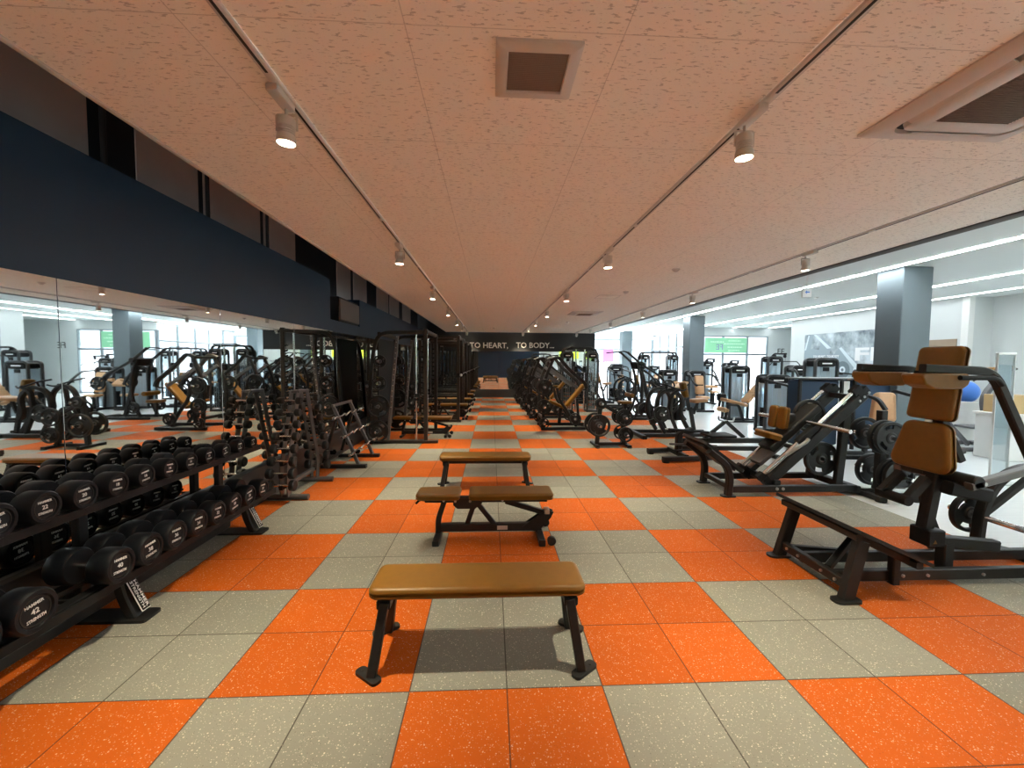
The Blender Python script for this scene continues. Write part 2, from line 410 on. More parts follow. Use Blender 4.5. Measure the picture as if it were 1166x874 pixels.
# rear wall behind the viewpoint
struct('wall_rear_dark', bx(XW - .75, 5.0, YR - .1, YR, 0, 4.3, 0), 'navy', label='dark rear wall behind the checkered floor')
mb = bx(5.0, 20.2, YR - .1, YR, 2.9, 3.6, 0); quadbox(mb, 5.0, 20.2, YR - .1, YR, 0, .3, 0); quadbox(mb, 5.0, 14.0, YR - .1, YR, .3, 2.9, 0)
mb0 = mb; struct('wall_rear', mb, 'hallwall', label='pale rear wall behind the viewpoint')
for k, (x0, w, s) in enumerate(((7.16, .84, 'second smallest'), (8.6, .6, 'narrowest'), (9.8, 1.1, 'second widest'), (12.5, 1.2, 'widest'))):
    solo('wall_sign', bx(x0, x0 + w, YR + .001, YR + .03, 2.05, 2.80), 'lime', '%s plain lime green sign board high on the rear wall' % s, 'sign', group='lime sign boards')
# hall walls
struct('wall_right', bx(12.9, 13.1, 8.75, 15.5, 0, HH, 0), 'hallwall', label='pale right wall carrying the gray photo poster')
mb = bx(13.1, 13.7, 8.75, 8.9, 0, HH, 0); quadbox(mb, 13.6, 13.75, YR, 8.9, 0, HH, 0)
struct('wall_right_near', mb, 'hallwall', label='pale wall set back at the right edge')
struct('trim_3', bx(12.82, 12.98, 8.68, 8.86, 0, HH), 'white', label='white corner post at the end of the poster wall')
d = struct('door_1', bx(12.87, 12.9, 9.0, 9.95, 0, 2.42), 'brown', label='brown door in the poster wall')
struct('door_handle', MB().tube([(12.84, 9.12, 1.0), (12.84, 9.24, 1.0)], .012).cyl((12.84, 9.13, 1.0), (12.88, 9.13, 1.0), .01), 'steel', d)
struct('wall_hall_end', (lambda m: quadbox(m, 13.1, 20.2, 15.4, 15.5, 0, 0.01, 0))(bx(14.4, 20.2, 19.2, 19.4, 0, HH, 0)), 'hallwall', label='pale end wall right of the green banner window')
struct('wall_far_right', bx(20.0, 20.2, 15, 19.4, 0, HH, 0), 'hallwall', label='far right wall of the hall')
mb = bx(13.1, 20.2, 15.4, 15.5, 0, HH, 0); struct('wall_right_return', mb, 'hallwall', label='return of the poster wall')
struct('wall_hall_side', bx(4.62, 4.82, YB + .2, 25.6, 0, HH, 0), 'hallwall', label='side wall beyond the black end wall')
# columns
for k, (y0, y1, s) in enumerate(((5.55, 6.1, 'nearest column, behind the tan topped squat machine'), (14.05, 14.65, 'middle column left of the green banner'), (22.5, 23.1, 'farthest column beside the pink banner'))):
    struct('column', bx(7.7, 8.3, y0, y1, 0, HH, .012), 'column', label='slate blue square ' + s)
# windows
WN = [0]
def window(axis, c, a0, a1, z0, z1, divs, zdivs, label):
    """axis 'y': wall plane y=c spanning x a0..a1; axis 'x': plane x=c spanning y a0..a1"""
    WN[0] += 1; nm = 'window_%d' % WN[0]
    def b(m, p0, p1, q0, q1, d0=-.04, d1=.04):
        if axis == 'y': return quadbox(m, p0, p1, c + d0, c + d1, q0, q1)
        return quadbox(m, c + d0, c + d1, p0, p1, q0, q1)
    fr = MB()
    for e in [a0, a1] + list(divs): b(fr, e - .045, e + .045, z0, z1)
    for e in [z0, z1] + list(zdivs): b(fr, a0, a1, e - .04, e + .04, -.038, .038)
    o = struct(nm, fr, 'winframe', label=label)
    struct('pane', b(MB(), a0, a1, z0, z1, -.004, .004), 'glass', o)
    return o
window('y', 19.25, 10.75, 14.40, .05, 3.10, (12.0, 13.30,), (2.16,), 'gray framed window behind the green banner')
window('x', 10.7, 19.3, 25.4, .05, 3.45, (20.6, 21.9, 23.0, 24.3), (2.6, 1.1), 'side window with tall gray mullions beyond the middle column')
window('y', 25.4, 4.9, 10.6, .05, 3.2, (6.6, 8.7), (2.55, 1.1), 'end window by the pink banner')
window('y', YR - .05, 14.0, 20.0, .3, 2.9, (16.0, 18.0), (2.1,), 'wide unseen window added in the rear wall of the hall')  # unseen window added so daylight from behind reaches the ceiling
mb = bx(10.65, 14.45, 19.2, 19.36, 3.12, HH, 0); struct('wall_window_head', mb, 'hallwall', label='wall band above the green banner window')
mb = bx(4.8, 10.8, 25.35, 25.5, 3.22, HH, 0); quadbox(mb, 10.64, 10.78, 19.2, 25.5, 3.47, HH, 0); struct('wall_window_band', mb, 'hallwall', label='wall band above the far end window')
# green banner: window print seen from behind, so its letters are mirrored
t = thing('window_banner', 'pale green banner print in the window beside the middle column', 'banner', (12.1, 19.18, 2.2))
part('sheet', bx(10.98, 13.24, 19.175, 19.19, 2.24, 3.02, .001), 'green', t)
text('FE', .42, (11.78, 19.172, 2.52), (-1, 0, 0), (0, 0, 1), 'purple', t, 'mirrored_letters', .002, .0)
for k, (xa, xb, z) in enumerate(((12.25, 12.9, 2.86), (12.0, 13.12, 2.70), (12.2, 13.0, 2.53), (12.25, 12.85, 2.36), (11.3, 12.0, 2.80))):
    m = MB(); x = xa
    while x < xb:
        w = random.uniform(.05, .14); quadbox(m, x, min(x + w, xb), 19.170, 19.176, z - .025, z + .025, .001); x += w + .03
    part('text_line', m, 'greenlight', t)
solo('pink_banner', bx(7.32, 8.02, 25.354, 25.360, 1.72, 2.55, .001), 'pink', 'pink banner hanging in the far end window beside the column', 'banner')
# poster on the right wall
PX = 12.885
t = thing('wall_poster', 'large gray photo poster with white letters FE on the right wall', 'poster', (PX, 12, .6))
part('sheet', bx(PX, 12.899, 9.98, 14.68, .95, 2.88, .001), 'poster', t)
def pp(poly, m, dx, nm): part(nm, MB().prism([(-y, z) for y, z in poly], (PX - dx, 0, 0), (0, -1, 0), (0, 0, 1), .002), m, t)
pp([(14.66, 2.2), (14.5, 2.86), (14.2, 2.86), (14.35, 2.3), (13.9, 2.25), (13.75, 2.75), (13.3, 2.35), (13.4, 2.0), (14.2, 1.95), (14.66, 1.6)], 'postmid', .002, 'arm_print')
pp([(14.48, 2.84), (14.42, 2.84), (14.58, 2.25), (14.66, 2.25)], 'postlight', .003, 'highlight_print')
pp([(14.2, 2.86), (14.08, 2.86), (13.3, 2.30), (13.5, 2.28)], 'postlight', .003, 'highlight_print')
pp([(13.3, 1.9), (12.9, 2.35), (12.75, 2.2), (12.1, 1.75), (12.3, 1.2), (13.2, 1.0)], 'postmid', .002, 'torso_print')
pp([(12.95, 2.28), (12.85, 2.32), (12.0, 1.55), (12.15, 1.45)], 'postlight', .003, 'highlight_print')
for r_, m_, d_ in ((.32, 'postdark', .004), (.13, 'postlight', .006), (.06, 'postdark', .008)):
    part('weight_print', MB().cyl((PX - d_, 12.75, 1.48), (PX - d_ - .002, 12.75, 1.48), r_, 20, .0005), m_, t)
text('FE', .62, (PX - .010, 11.66, 2.02), (0, -1, 0), (0, 0, 1), 'mark', t, 'big_letters', .003, .03, width=1.22)
text('TO HEART, TO BODY', .13, (PX - .010, 13.55, 1.98), (0, -1, 0), (0, 0, 1), 'mark', t, 'small_words', .002, .01, width=1.25)
text('[FIT EASY]', .20, (PX - .010, 11.66, 1.48), (0, -1, 0), (0, 0, 1), 'mark', t, 'small_words', .002, .008, width=1.22)
fl = thing('wall_letters', 'small dark FE letters on the pale end wall beside the window', 'sign', (15.1, 19.19, 2.1))
text('FE', .42, (15.1, 19.195, 2.32), (1, 0, 0), (0, 0, 1), 'gap', fl, 'letters', .006)
# LED strips
for x, y0, y1, s in ((7.52, YR, 22.4, 'nearest the tiled ceiling, running past the columns'), (10.35, YR, 19.1, 'in the middle of the hall ceiling'), (12.45, YR, 19.1, 'along the poster wall'), (14.35, 15.6, 19.1, 'beyond the poster wall'), (10.35, 19.3, 24.0, 'along the side window')):
    t = thing('led_strip_light', 'long white ceiling strip light ' + s, 'ceiling light', (x, y0, HH))
    part('housing', bx(x - .075, x + .075, y0, y1, HH - .012, HH), 'white', t)
    part('diffuser', bx(x - .06, x + .06, y0 + .02, y1 - .02, HH - .020, HH - .011), 'led2' if x > 12 else 'led', t)
# exit sign hung from the hall ceiling
t = thing('exit_sign', 'small white hanging exit sign under the hall ceiling', 'sign', (6.55, 6.5, 3.1))
part('plate', bx(6.45, 6.65, 6.49, 6.52, 3.09, 3.29), 'white', t); part('stem', MB().cyl((6.55, 6.505, 3.29), (6.55, 6.505, HH), .008), 'white', t)
part('arrow_mark', MB().prism([(-.05, 0), (-.01, .035), (-.01, .012), (.05, .012), (.05, -.012), (-.01, -.012), (-.01, -.035)], (6.55, 6.486, 3.2), (1, 0, 0), (0, 0, 1), .004), 'blue', t)
# ------------------------------------------------------------------ ceiling tracks and spotlights
def spotlight(x, y, label, lit, tilt, dim=False):
    t = thing('track_spotlight', label, 'spotlight', (x, y, HC), 0, 'spotlights on the ceiling tracks')
    part('adapter', bx(x - .045, x + .012, y - .10, y + .09, HC - .055, HC - .018, .004), 'offwhite', t)
    hx, hy, hz = x - .02, y + .06, HC - .06
    ax = V((tilt[0], tilt[1], -1)).normalized(); c = V((hx, hy, hz - .035))
    part('bracket', MB().bend([c + V((-.052, 0, -.07)), c + V((-.052, 0, .012)), c + V((.052, 0, .012)), c + V((.052, 0, -.07))], .012, .004, .01).cyl(c + V((0, 0, .01)), (hx, hy, HC - .05), .009), 'offwhite', t)
    prof = [(.001, 0), (.036, .002), (.043, .012)]
    h = .05
    while h < .085: prof += [(.043, h), (.037, h + .002), (.037, h + .006), (.043, h + .008)]; h += .011
    prof += [(.047, .10), (.049, .128), (.044, .133), (.042, .128), (.001, .127)]
    b = part('lamp_body', MB().lathe(c, ax, prof, 24, cap=False), 'offwhite', t)
    part('lens', MB().lathe(c, ax, [(.001, .1272), (.041, .1275), (.041, .129), (.001, .1295)], 20, cap=False), 'lenscool' if dim else 'lens', b, 'glowing lens')
    if lit:
        L = bpy.data.lights.new('spot_beam', 'SPOT'); L.energy = lit; L.color = (1., .875, .62); L.spot_size = math.radians(72); L.spot_blend = 1.; L.shadow_soft_size = .04
        o = bpy.data.objects.new('spot_beam', L); COL.objects.link(o); o.parent = t
        o.location = c + ax * .16 - OFF; o.rotation_euler = ax.to_track_quat('-Z', 'Y').to_euler()
for x, nm, side in ((-1.15, 'left', 'left'), (1.33, 'middle', 'middle'), (3.77, 'right', 'right')):
    t = thing('lighting_track', 'slim white lighting track, %s of three on the tiled ceiling' % side, 'lighting track', (x, 5, HC))
    part('rail', bx(x - .022, x + .022, YR + 3, YB - .6, HC - .020, HC + .001), 'offwhite', t)
    m = MB(); y = YR + 3.1
    while y < YB - .8: quadbox(m, x - .007, x + .007, y, min(y + 1.92, YB - .7), HC - .0215, HC - .019, .0004); y += 2.0
    part('slot', m, 'gap', t, 'dark slot')
    ys = [-5.2, -2.6, .19, 2.92, 5.72, 8.5, 11.2, 13.7, 16.4] if nm != 'right' else [-5.2, -2.6, .1, 2.87, 5.75, 8.38, 11.28, 14.0, 16.6]  # the two rows behind the viewpoint are unseen, added to brighten floor and ceiling
    for k, y in enumerate(ys):
        spotlight(x, y, 'white track spotlight on the %s ceiling track, %s' % (side, ('added unseen in the rear corner', 'added unseen behind the viewpoint')[k] if k < 2 else ORD[k - 2] + ' in view'), SPOT_W * (.4 if nm == 'right' else 1), (.0, .75) if k == len(ys) - 1 else ((-.05, .02) if nm == 'left' else (.04, .02)), nm == 'right')
# ceiling vent, air conditioners, hatch, detectors
t = thing('ceiling_vent', 'square ceiling vent with a dark mesh grille between the tracks', 'vent', (.11, -.05, HC))
m = MB(); c0, c1, y0, y1 = -.075, .305, -.235, .145
vr = lambda ins, z: [V(((c0 + c1) / 2 + px, (y0 + y1) / 2 + py, z)) for px, py in rrect(c1 - c0 - 2 * ins, y1 - y0 - 2 * ins, .004, 2)]
m.rings([vr(0, HC + .01), vr(0, HC - .012), vr(.012, HC - .022), vr(.052, HC - .022), vr(.056, HC - .016), vr(.056, HC + .01)], closed=True)
part('frame', m, 'offwhite', t)
part('backing', bx(c0 + .03, c1 - .03, y0 + .03, y1 - .03, HC - .004, HC + .006), 'gap', t)
m = MB()
for k in range(26): x = c0 + .058 + k * (c1 - c0 - .116) / 25; quadbox(m, x - .0035, x + .0035, y0 + .05, y1 - .05, HC - .012, HC - .006, .0005)
for k in range(26): y = y0 + .062 + k * (y1 - y0 - .124) / 25; quadbox(m, c0 + .05, c1 - .05, y - .0035, y + .0035, HC - .0125, HC - .0065, .0005)
part('grille', m, 'grill', t)
def cassette(x0, y0, w, label):
    t = thing('ceiling_air_conditioner', label, 'air conditioner', (x0 + w / 2, y0 + w / 2, HC), 0, 'ceiling cassettes')
    cx, cy = x0 + w / 2, y0 + w / 2; R0 = lambda s, z, r: [V((cx + px, cy + py, z)) for px, py in rrect(s, s, r, 5)]
    a, b, c = w * .80, w * .70, w * .48
    part('panel', MB().rings([R0(w, HC + .005, .010), R0(w, HC - .010, .010), R0(w - .02, HC - .018, .02), R0(a, HC - .034, .09), R0(a - .012, HC - .034, .085), R0(a - .02, HC - .010, .08)], cap=False), 'offwhite', t)
    part('air_slot', MB().rings([R0(a - .015, HC - .012, .08), R0(b + .005, HC - .012, .05)], cap=False), 'gap', t, 'dark air slot')
    part('inner_panel', MB().rings([R0(b + .01, HC - .010, .05), R0(b, HC - .038, .05), R0(b - .02, HC - .044, .05), R0(c + .02, HC - .046, .012), R0(c, HC - .042, .008)], cap=False), 'offwhite', t)
    for k in range(4):
        Rm = Matrix.Rotation(k * PI / 2, 3, 'Z'); q = (a + b) / 4
        p0, p1 = [V((cx, cy, HC - .036)) + Rm @ V((sx * w * .26, -q, 0)) for sx in (-1, 1)]
        n = (Rm @ V((0, -1, -.55))).normalized()
        part('air_vane', MB().sweep([p0, p1], rrect((a - b) * .42, .006, .0025), Rm @ V((0, .45, 1))), 'offwhite', t)
    g = part('grille', MB().rings([R0(c + .004, HC - .038, .008), R0(c - .01, HC - .041, .006)]), 'grill2', t, 'brown gray intake grille')
    m = MB(); k = -c / 2 + .015
    while k < c / 2 - .01: quadbox(m, cx - c / 2 + .01, cx + c / 2 - .01, cy + k, cy + k + .004, HC - .046, HC - .040, .001); k += .014
    part('slat', m, 'grill2', g)
cassette(2.09, -.50, .90, 'large white ceiling cassette air conditioner at the upper right')
cassette(2.08, 9.1, .85, 'small looking far white ceiling cassette air conditioner beyond the hatch')
t = thing('ceiling_hatch', 'thin framed square access hatch in the tiled ceiling', 'hatch', (2.3, 6.6, HC))
m = MB()
for a in ((2.1, 2.55, 6.40, 6.415), (2.1, 2.55, 6.835, 6.85), (2.1, 2.115, 6.4, 6.85), (2.535, 2.55, 6.4, 6.85)): quadbox(m, *a, HC - .006, HC + .002, .001)
part('frame', m, 'offwhite', t); part('panel', bx(2.115, 2.535, 6.415, 6.835, HC - .003, HC + .002, .001), 'ceil', t)
for x, y, s in ((2.5, 5.95, 'before the hatch'), (2.6, 3.98, 'nearest the large air conditioner'), (2.5, 12.15, 'beyond the far air conditioner'), (0., 14.9, 'close to the lettering wall')):
    z = HC
    solo('smoke_detector', MB().lathe((x, y, z), (0, 0, -1), [(.001, -.002), (.055, -.002), (.055, .012), (.035, .030), (.020, .042), (.001, .044)], 20, cap=False), 'offwhite', 'round smoke detector on the tiled ceiling ' + s, 'smoke detector', (x, y, z), 'smoke detectors')
for x, y, s in ((9.0, 9.3, 'between the strip lights'), (6.3, 14.2, 'left of the middle column')):
    solo('smoke_detector', MB().lathe((x, y, HH), (0, 0, -1), [(.001, -.002), (.055, -.002), (.055, .012), (.035, .030), (.020, .042), (.001, .044)], 20, cap=False), 'offwhite', 'round smoke detector on the hall ceiling ' + s, 'smoke detector', (x, y, HH), 'smoke detectors')
t = thing('ceiling_vent', 'flat slotted vent in the hall ceiling beside the first strip light', 'vent', (5.6, 4.0, HH))
part('frame', bx(5.2, 5.8, 3.8, 4.4, HH - .012, HH + .002), 'offwhite', t)
m = MB()
for k in range(8): quadbox(m, 5.25, 5.75, 3.86 + k * .062, 3.88 + k * .062, HH - .016, HH - .011, .001)
part('slat', m, 'graymetal', t)
# ================================================================== SHARED GEAR
X_, Y_, Z_ = V((1, 0, 0)), V((0, 1, 0)), V((0, 0, 1))
PL = {}
def plate_mesh(r, th):
    """grip plate: rim, sunken web with three hand holes, hub (axis = local y)"""
    key = (round(r, 3), round(th, 3))
    if key in PL: return PL[key]
    n = 36; h = th / 2; lv = [(.026, h * .9), (r * .30, h * .9), (r * .36, h * .45), (r * .56, h * .45), (r * .80, h * .45), (r * .86, h), (r * .985, h), (r, h * .75)]
    hole = lambda k: (k % 12) in (1, 2, 3, 4, 5) and r > .12
    m = MB(); vs = []; fs = []; L = len(lv)
    for s in (1, -1):
        for rr, hh in lv:
            vs += [V((rr * math.cos(2 * PI * k / n), s * hh, rr * math.sin(2 * PI * k / n))) for k in range(n)]
    ix = lambda s, i, k: s * L * n + i * n + k % n
    for s in (0, 1):
        for i in range(L - 1):
            for k in range(n):
                if i == 3 and hole(k): continue
                q = (ix(s, i, k), ix(s, i + 1, k), ix(s, i + 1, k + 1), ix(s, i, k + 1)); fs.append(q if s else q[::-1])
    for k in range(n):
        for i in (0, L - 1): fs.append((ix(0, i, k), ix(0, i, k + 1), ix(1, i, k + 1), ix(1, i, k)))
        if hole(k):
            for i in (3, 4): fs.append((ix(0, i, k), ix(0, i, k + 1), ix(1, i, k + 1), ix(1, i, k)))
            if not hole(k - 1): fs.append((ix(0, 3, k), ix(0, 4, k), ix(1, 4, k), ix(1, 3, k)))
            if not hole(k + 1): fs.append((ix(0, 3, k + 1), ix(0, 4, k + 1), ix(1, 4, k + 1), ix(1, 3, k + 1)))
    m.add(vs, fs); me = m.mesh('weight_plate'); me.materials.append(M['rubber'])
    hb = MB().lathe((0, -h * .95, 0), (0, 1, 0), [(.0265, 0), (.042, 0), (.042, th * .95), (.0265, th * .95), (.0265, 0)], 20, cap=False).mesh('hub'); hb.materials.append(M['graymetal'])
    PL[key] = (me, hb); return PL[key]
def plate(r, th, loc, axis, label, group='weight plates'):
    """axis 'y', 'x' or a z-rotation in degrees"""
    me, hb = plate_mesh(r, th)
    o = bpy.data.objects.new('weight_plate', me); COL.objects.link(o); o.location = loc
    o.rotation_euler = (0, random.uniform(0, 6), {'y': 0, 'x': PI / 2}.get(axis, axis if not isinstance(axis, str) else 0))
    o['label'] = label; o['category'] = 'weight plate'; o['group'] = group
    c = bpy.data.objects.new('hub', hb); COL.objects.link(c); c.parent = o; c['label'] = 'gray metal hub'
    return o
def bolt(m, p, ax, r=.012, L=.012): return m.cyl(V(p) - V(ax).normalized() * .002, V(p) + V(ax).normalized() * L, r, 8, .002)
def bolts(parent, pts, ax, r=.011):
    m = MB()
    for p in pts: bolt(m, p, ax, r)
    return part('bolt', m, 'steel', parent, 'steel bolt heads')

# ------------------------------------------------------------------ benches
def flat_bench(x, y, label):
    t = thing('flat_bench', label, 'bench', (0, 0, 0)); t.location = (x, y, 0)
    part('seat_pad', MB().pad((0, 0, .425), X_, Y_, 1.20, .31, .062, .05, .022), 'tan', t, 'tan leather pad')
    part('under_board', bx(-.57, .57, -.12, .12, .380, .397), 'plastic', t)
    part('under_beam', MB().bar((-.52, 0, .358), (.52, 0, .358), .07, .05), 'frame', t)
    for sx in (-1, 1):
        m = MB().bar((sx * .52, -.12, .352), (sx * .52, .12, .352), .075, .05); part('cross_bar', m, 'frame', t)
        for sy in (-1, 1):
            top, bot = V((sx * .515, sy * .105, .36)), V((sx * .565, sy * .195, .012))
            lg = part('leg', MB().bar(top, bot, .050, .062, (0, 1, 0)), 'frame', t)
            a = math.radians(38) * -sx * sy
            Rm = Matrix.Rotation(a, 3, 'Z')
            ft = MB().prism([(px, py) for px, py in outline(.17, .062, .062, .022, 3)], bot + Rm @ V((sx * .015, sy * .01, -.004)), Rm @ X_, Rm @ Y_, .016)
            f = part('foot_plate', ft, 'frame', lg)
            part('bolt_hole', MB().cyl(bot + Rm @ V((sx * .065, sy * .01, .003)), bot + Rm @ V((sx * .065, sy * .01, .006)), .008, 10, .001), 'gap', f)
    return t
flat_bench(-.155, .30, 'nearest flat bench with an ochre lit tan pad in the middle aisle')
flat_bench(-.16, 3.47, 'farther flat bench with plain tan pad, behind the adjustable bench')
def adj_bench_at(x, y, rz, label, incline=False):
    t = thing('adjustable_bench', label, 'bench', (0, 0, 0), 0)
    part('seat_pad', MB().pad((-.437, 0, .425), X_, Y_, .415, .27, .062, .045, .024, w2=.29), 'tan', t, 'tan leather seat pad')
    part('back_pad', MB().pad((.25, 0, .425), X_, Y_, .80, .29, .062, .035, .02), 'tan', t, 'tan leather back pad')
    part('seat_beam', MB().bar((-.57, 0, .368), (-.16, 0, .368), .06, .052), 'frame', t)
    part('back_beam', MB().bar((-.13, 0, .368), (.60, 0, .368), .06, .052), 'frame', t)
    part('hinge_bracket', MB().prism([(-.30, .385), (-.08, .385), (-.02, .345), (-.09, .285), (-.26, .285), (-.30, .32)], (0, .034, 0), X_, Z_, .008).prism([(-.30, .385), (-.08, .385), (-.02, .345), (-.09, .285), (-.26, .285), (-.30, .32)], (0, -.034, 0), X_, Z_, .008), 'frame', t)
    part('pull_handle', MB().tube([(-.56, -.02, .365), (-.62, -.02, .372), (-.655, -.02, .335)], .011, .02), 'plastic', t)
    part('leg', MB().bend([(-.385, 0, .36), (-.445, 0, .18), (-.445, 0, .02)], .05, .06, .05), 'frame', t)
    part('foot_bar', MB().bar((-.445, -.22, .025), (-.445, .22, .025), .06, .05), 'frame', t)
    part('base_beam', MB().bar((-.42, 0, .095), (.50, 0, .095), .06, .075), 'frame', t)
    part('strut', MB().bar((-.10, 0, .33), (-.175, 0, .11), .04, .045, X_), 'frame', t)
    part('strut', MB().bar((-.08, 0, .34), (.10, 0, .11), .04, .045, X_), 'frame', t)
    part('adjust_link', MB().bar((.20, 0, .345), (.56, 0, .235), .05, .045), 'frame', t)
    part('rear_bracket', MB().prism([(.36, .10), (.60, .27), (.665, .245), (.64, .19), (.55, .09), (.48, .06)], (0, .03, 0), X_, Z_, .01).prism([(.36, .10), (.60, .27), (.665, .245), (.64, .19), (.55, .09), (.48, .06)], (0, -.03, 0), X_, Z_, .01), 'frame', t)
    part('lock_plate', bx(.575, .625, -.045, .045, .225, .27), 'steel', t, 'silver lock plate')
    part('rear_bar', MB().bar((.53, -.26, .035), (.53, .26, .035), .06, .06), 'frame', t)
    part('rear_leg', MB().bar((.50, 0, .11), (.54, 0, .03), .06, .06), 'frame', t)
    for s in (-1, 1): part('wheel', MB().cyl((.62, s * .20, .045), (.62, s * .25, .045), .04, 18, .006), 'rubber', t)
    part('name_plate', bx(.12, .22, -.033, -.031, .075, .115, .001), 'brownpanel', t)
    bolts(t, [(-.39, -.033, .365), (-.28, -.040, .36), (-.14, -.040, .36), (.17, -.033, .365)], (0, -1, 0), .012)
    t.location = (x, y, 0); t.rotation_euler = (0, 0, rz); return t
adj = adj_bench_at(-.145, 1.90, 0, 'adjustable bench with split tan pad and wheels between the two flat benches')

# ------------------------------------------------------------------ dumbbell rack
t = thing('dumbbell_rack', 'black two tier dumbbell rack along the left mirror', 'rack', (-2.55, 1.0, 0))
RY0, RY1 = -.62, 2.36
for z, x0, x1, nm in ((.805, -2.76, -2.49, 'upper_shelf'), (.345, -2.62, -2.345, 'lower_shelf')):
    m = MB()
    for xx in (x0 + .05, x1 - .05): m.bar((xx, RY0, z), (xx, RY1, z), .06, .022)
    m.bar((x1, RY0, z - .015), (x1, RY1, z - .015), .012, .05); m.bar((x0, RY0, z - .03), (x0, RY1, z - .03), .012, .07)
    y = RY0 + .06
    while y < RY1: m.bar((x0 + .02, y, z - .016), (x1 - .02, y, z - .016), .02, .02); y += .22
    part(nm, m, 'plastic', t)
for k, y in enumerate((-.55, .70, 2.07)):
    up = part('upright', MB().bend([(-2.40, y, .012), (-2.47, y, .17), (-2.49, y, .33)], .07, .10, .10, n=6), 'frame', t)
    part('rear_post', MB().bar((-2.735, y, .02), (-2.735, y, .80), .07, .05, X_), 'frame', t)
    part('foot_plate', MB().prism(outline(.52, .15, .15, .02, 2), (-2.56, y, .010), X_, Y_, .018), 'frame', up)
    part('brace', MB().bar((-2.73, y, .30), (-2.42, y, .30), .05, .05), 'frame', up)
    if k:
        n = V((.22, 0, .10)).normalized(); d = V((-.10, 0, .21)).normalized(); c = V((-2.415, y, .145)) + n * .03
        s = part('maker_plate', MB().box(c - n * .003, (.066, .225, .006), Matrix((Y_, d, n)).transposed(), .001), 'mark', up, 'white rimmed maker plate')
        part('plate_face', MB().box(c + n * .0012, (.058, .215, .004), Matrix((Y_, d, n)).transposed(), .001), 'plastic', up)
        for q, w in ((.013, 'HAMMER'), (-.013, 'STRENGTH')):
            text(w, .026, c + n * .0034 + Y_ * q, -d, Y_, 'mark', up, 'maker_words', .001, .012, width=.19)
for y0, y1 in ((-.55, .7), (.7, 2.07)): part('stretcher', MB().bar((-2.66, y0, .09), (-2.66, y1, .09), .05, .07), 'frame', t)
# ------------------------------------------------------------------ big round dumbbells
DB = {}
def dumbbell(num, x1, y, z, r, L, label):
    t = thing('dumbbell', label, 'dumbbell', (x1 - L / 2, y, z), 0, 'numbered round dumbbells on the two tier rack')
    k = (round(r, 4), round(L, 3))
    hl = L * .34
    if k not in DB:
        a = []
        for s in (-1, 1):
            p = [(.001, L / 2 - .010), (r * .70, L / 2 - .010), (r * .74, L / 2), (r * .90, L / 2), (r, L / 2 - .014), (r, L / 2 - hl + .012), (r * .92, L / 2 - hl), (.001, L / 2 - hl)]
            m = MB().lathe((0, 0, 0), (s, 0, 0), p, 28, cap=False).mesh('head'); m.materials.append(M['urethane'])
            m2 = MB().lathe((0, 0, 0), (s, 0, 0), [(r * .60, L / 2 - .0098), (r * .60, L / 2 - .0065), (r * .66, L / 2 - .0065), (r * .66, L / 2 - .0098)], 28, cap=False).mesh('face_ring'); m2.materials.append(M['frame'])
            a.append((m, m2))
        h = MB().lathe((-L / 2, 0, 0), (1, 0, 0), [(.016, L * .3), (.016, L * .36), (.0185, L * .5), (.016, L * .64), (.016, L * .7)], 16).mesh('handle'); h.materials.append(M['chrome'])
        DB[k] = (a, h)
    a, h = DB[k]
    o = bpy.data.objects.new('handle', h); COL.objects.link(o); o.parent = t; o['label'] = 'chrome handle'
    for (m, m2), s in zip(a, (-1, 1)):
        o = bpy.data.objects.new('head', m); COL.objects.link(o); o.parent = t
        o2 = bpy.data.objects.new('face_ring', m2); COL.objects.link(o2); o2.parent = o
        fx = (x1 - L / 2) + s * (L / 2 - .0095); u = Y_ * s
        tilt = random.uniform(-.12, .12); u = (u + Z_ * tilt).normalized(); v = X_.cross(u) if s > 0 else (-X_).cross(u)
        for w, sz, dz, wd in (('HAMMER', r * .20, r * .34, r * .80), (str(num), r * .34, 0, None), ('STRENGTH', r * .20, -r * .34, r * .80)):
            tx = text(w, sz, V((fx, y, z)) + v * dz, u, v, 'mark', o, 'face_words', .0012, .012, width=wd)
upn = [24, 22, 20, 18, 16, 14, 12, 10, 8, 6, 4]
for k, n in enumerate([26] + upn):
    r = .092 - .0030 * k; L = .355 - .012 * k
    dumbbell(n, -2.425, -.22 + .214 * k, .822 + r, r, L, 'round black dumbbell marked %d on the upper tier of the long rack' % n)
lown = [48, 46, 44, None, 42, 40, 38, 36, 34, 32, 30, 28, 27]
lown = [46, 44, 42, None, 40, 38, 36, 34, 32, 30, 28, 27]
for k, n in enumerate(lown):
    if n is None: continue
    r = .112 - .0018 * k; L = .375 - .004 * k
    dumbbell(n, -2.275, -.47 + .222 * k + (.04 if k > 3 else 0) + (.02 if k == 2 else 0), .362 + r, r, L, 'round black dumbbell marked %d on the lower tier of the long rack' % n)

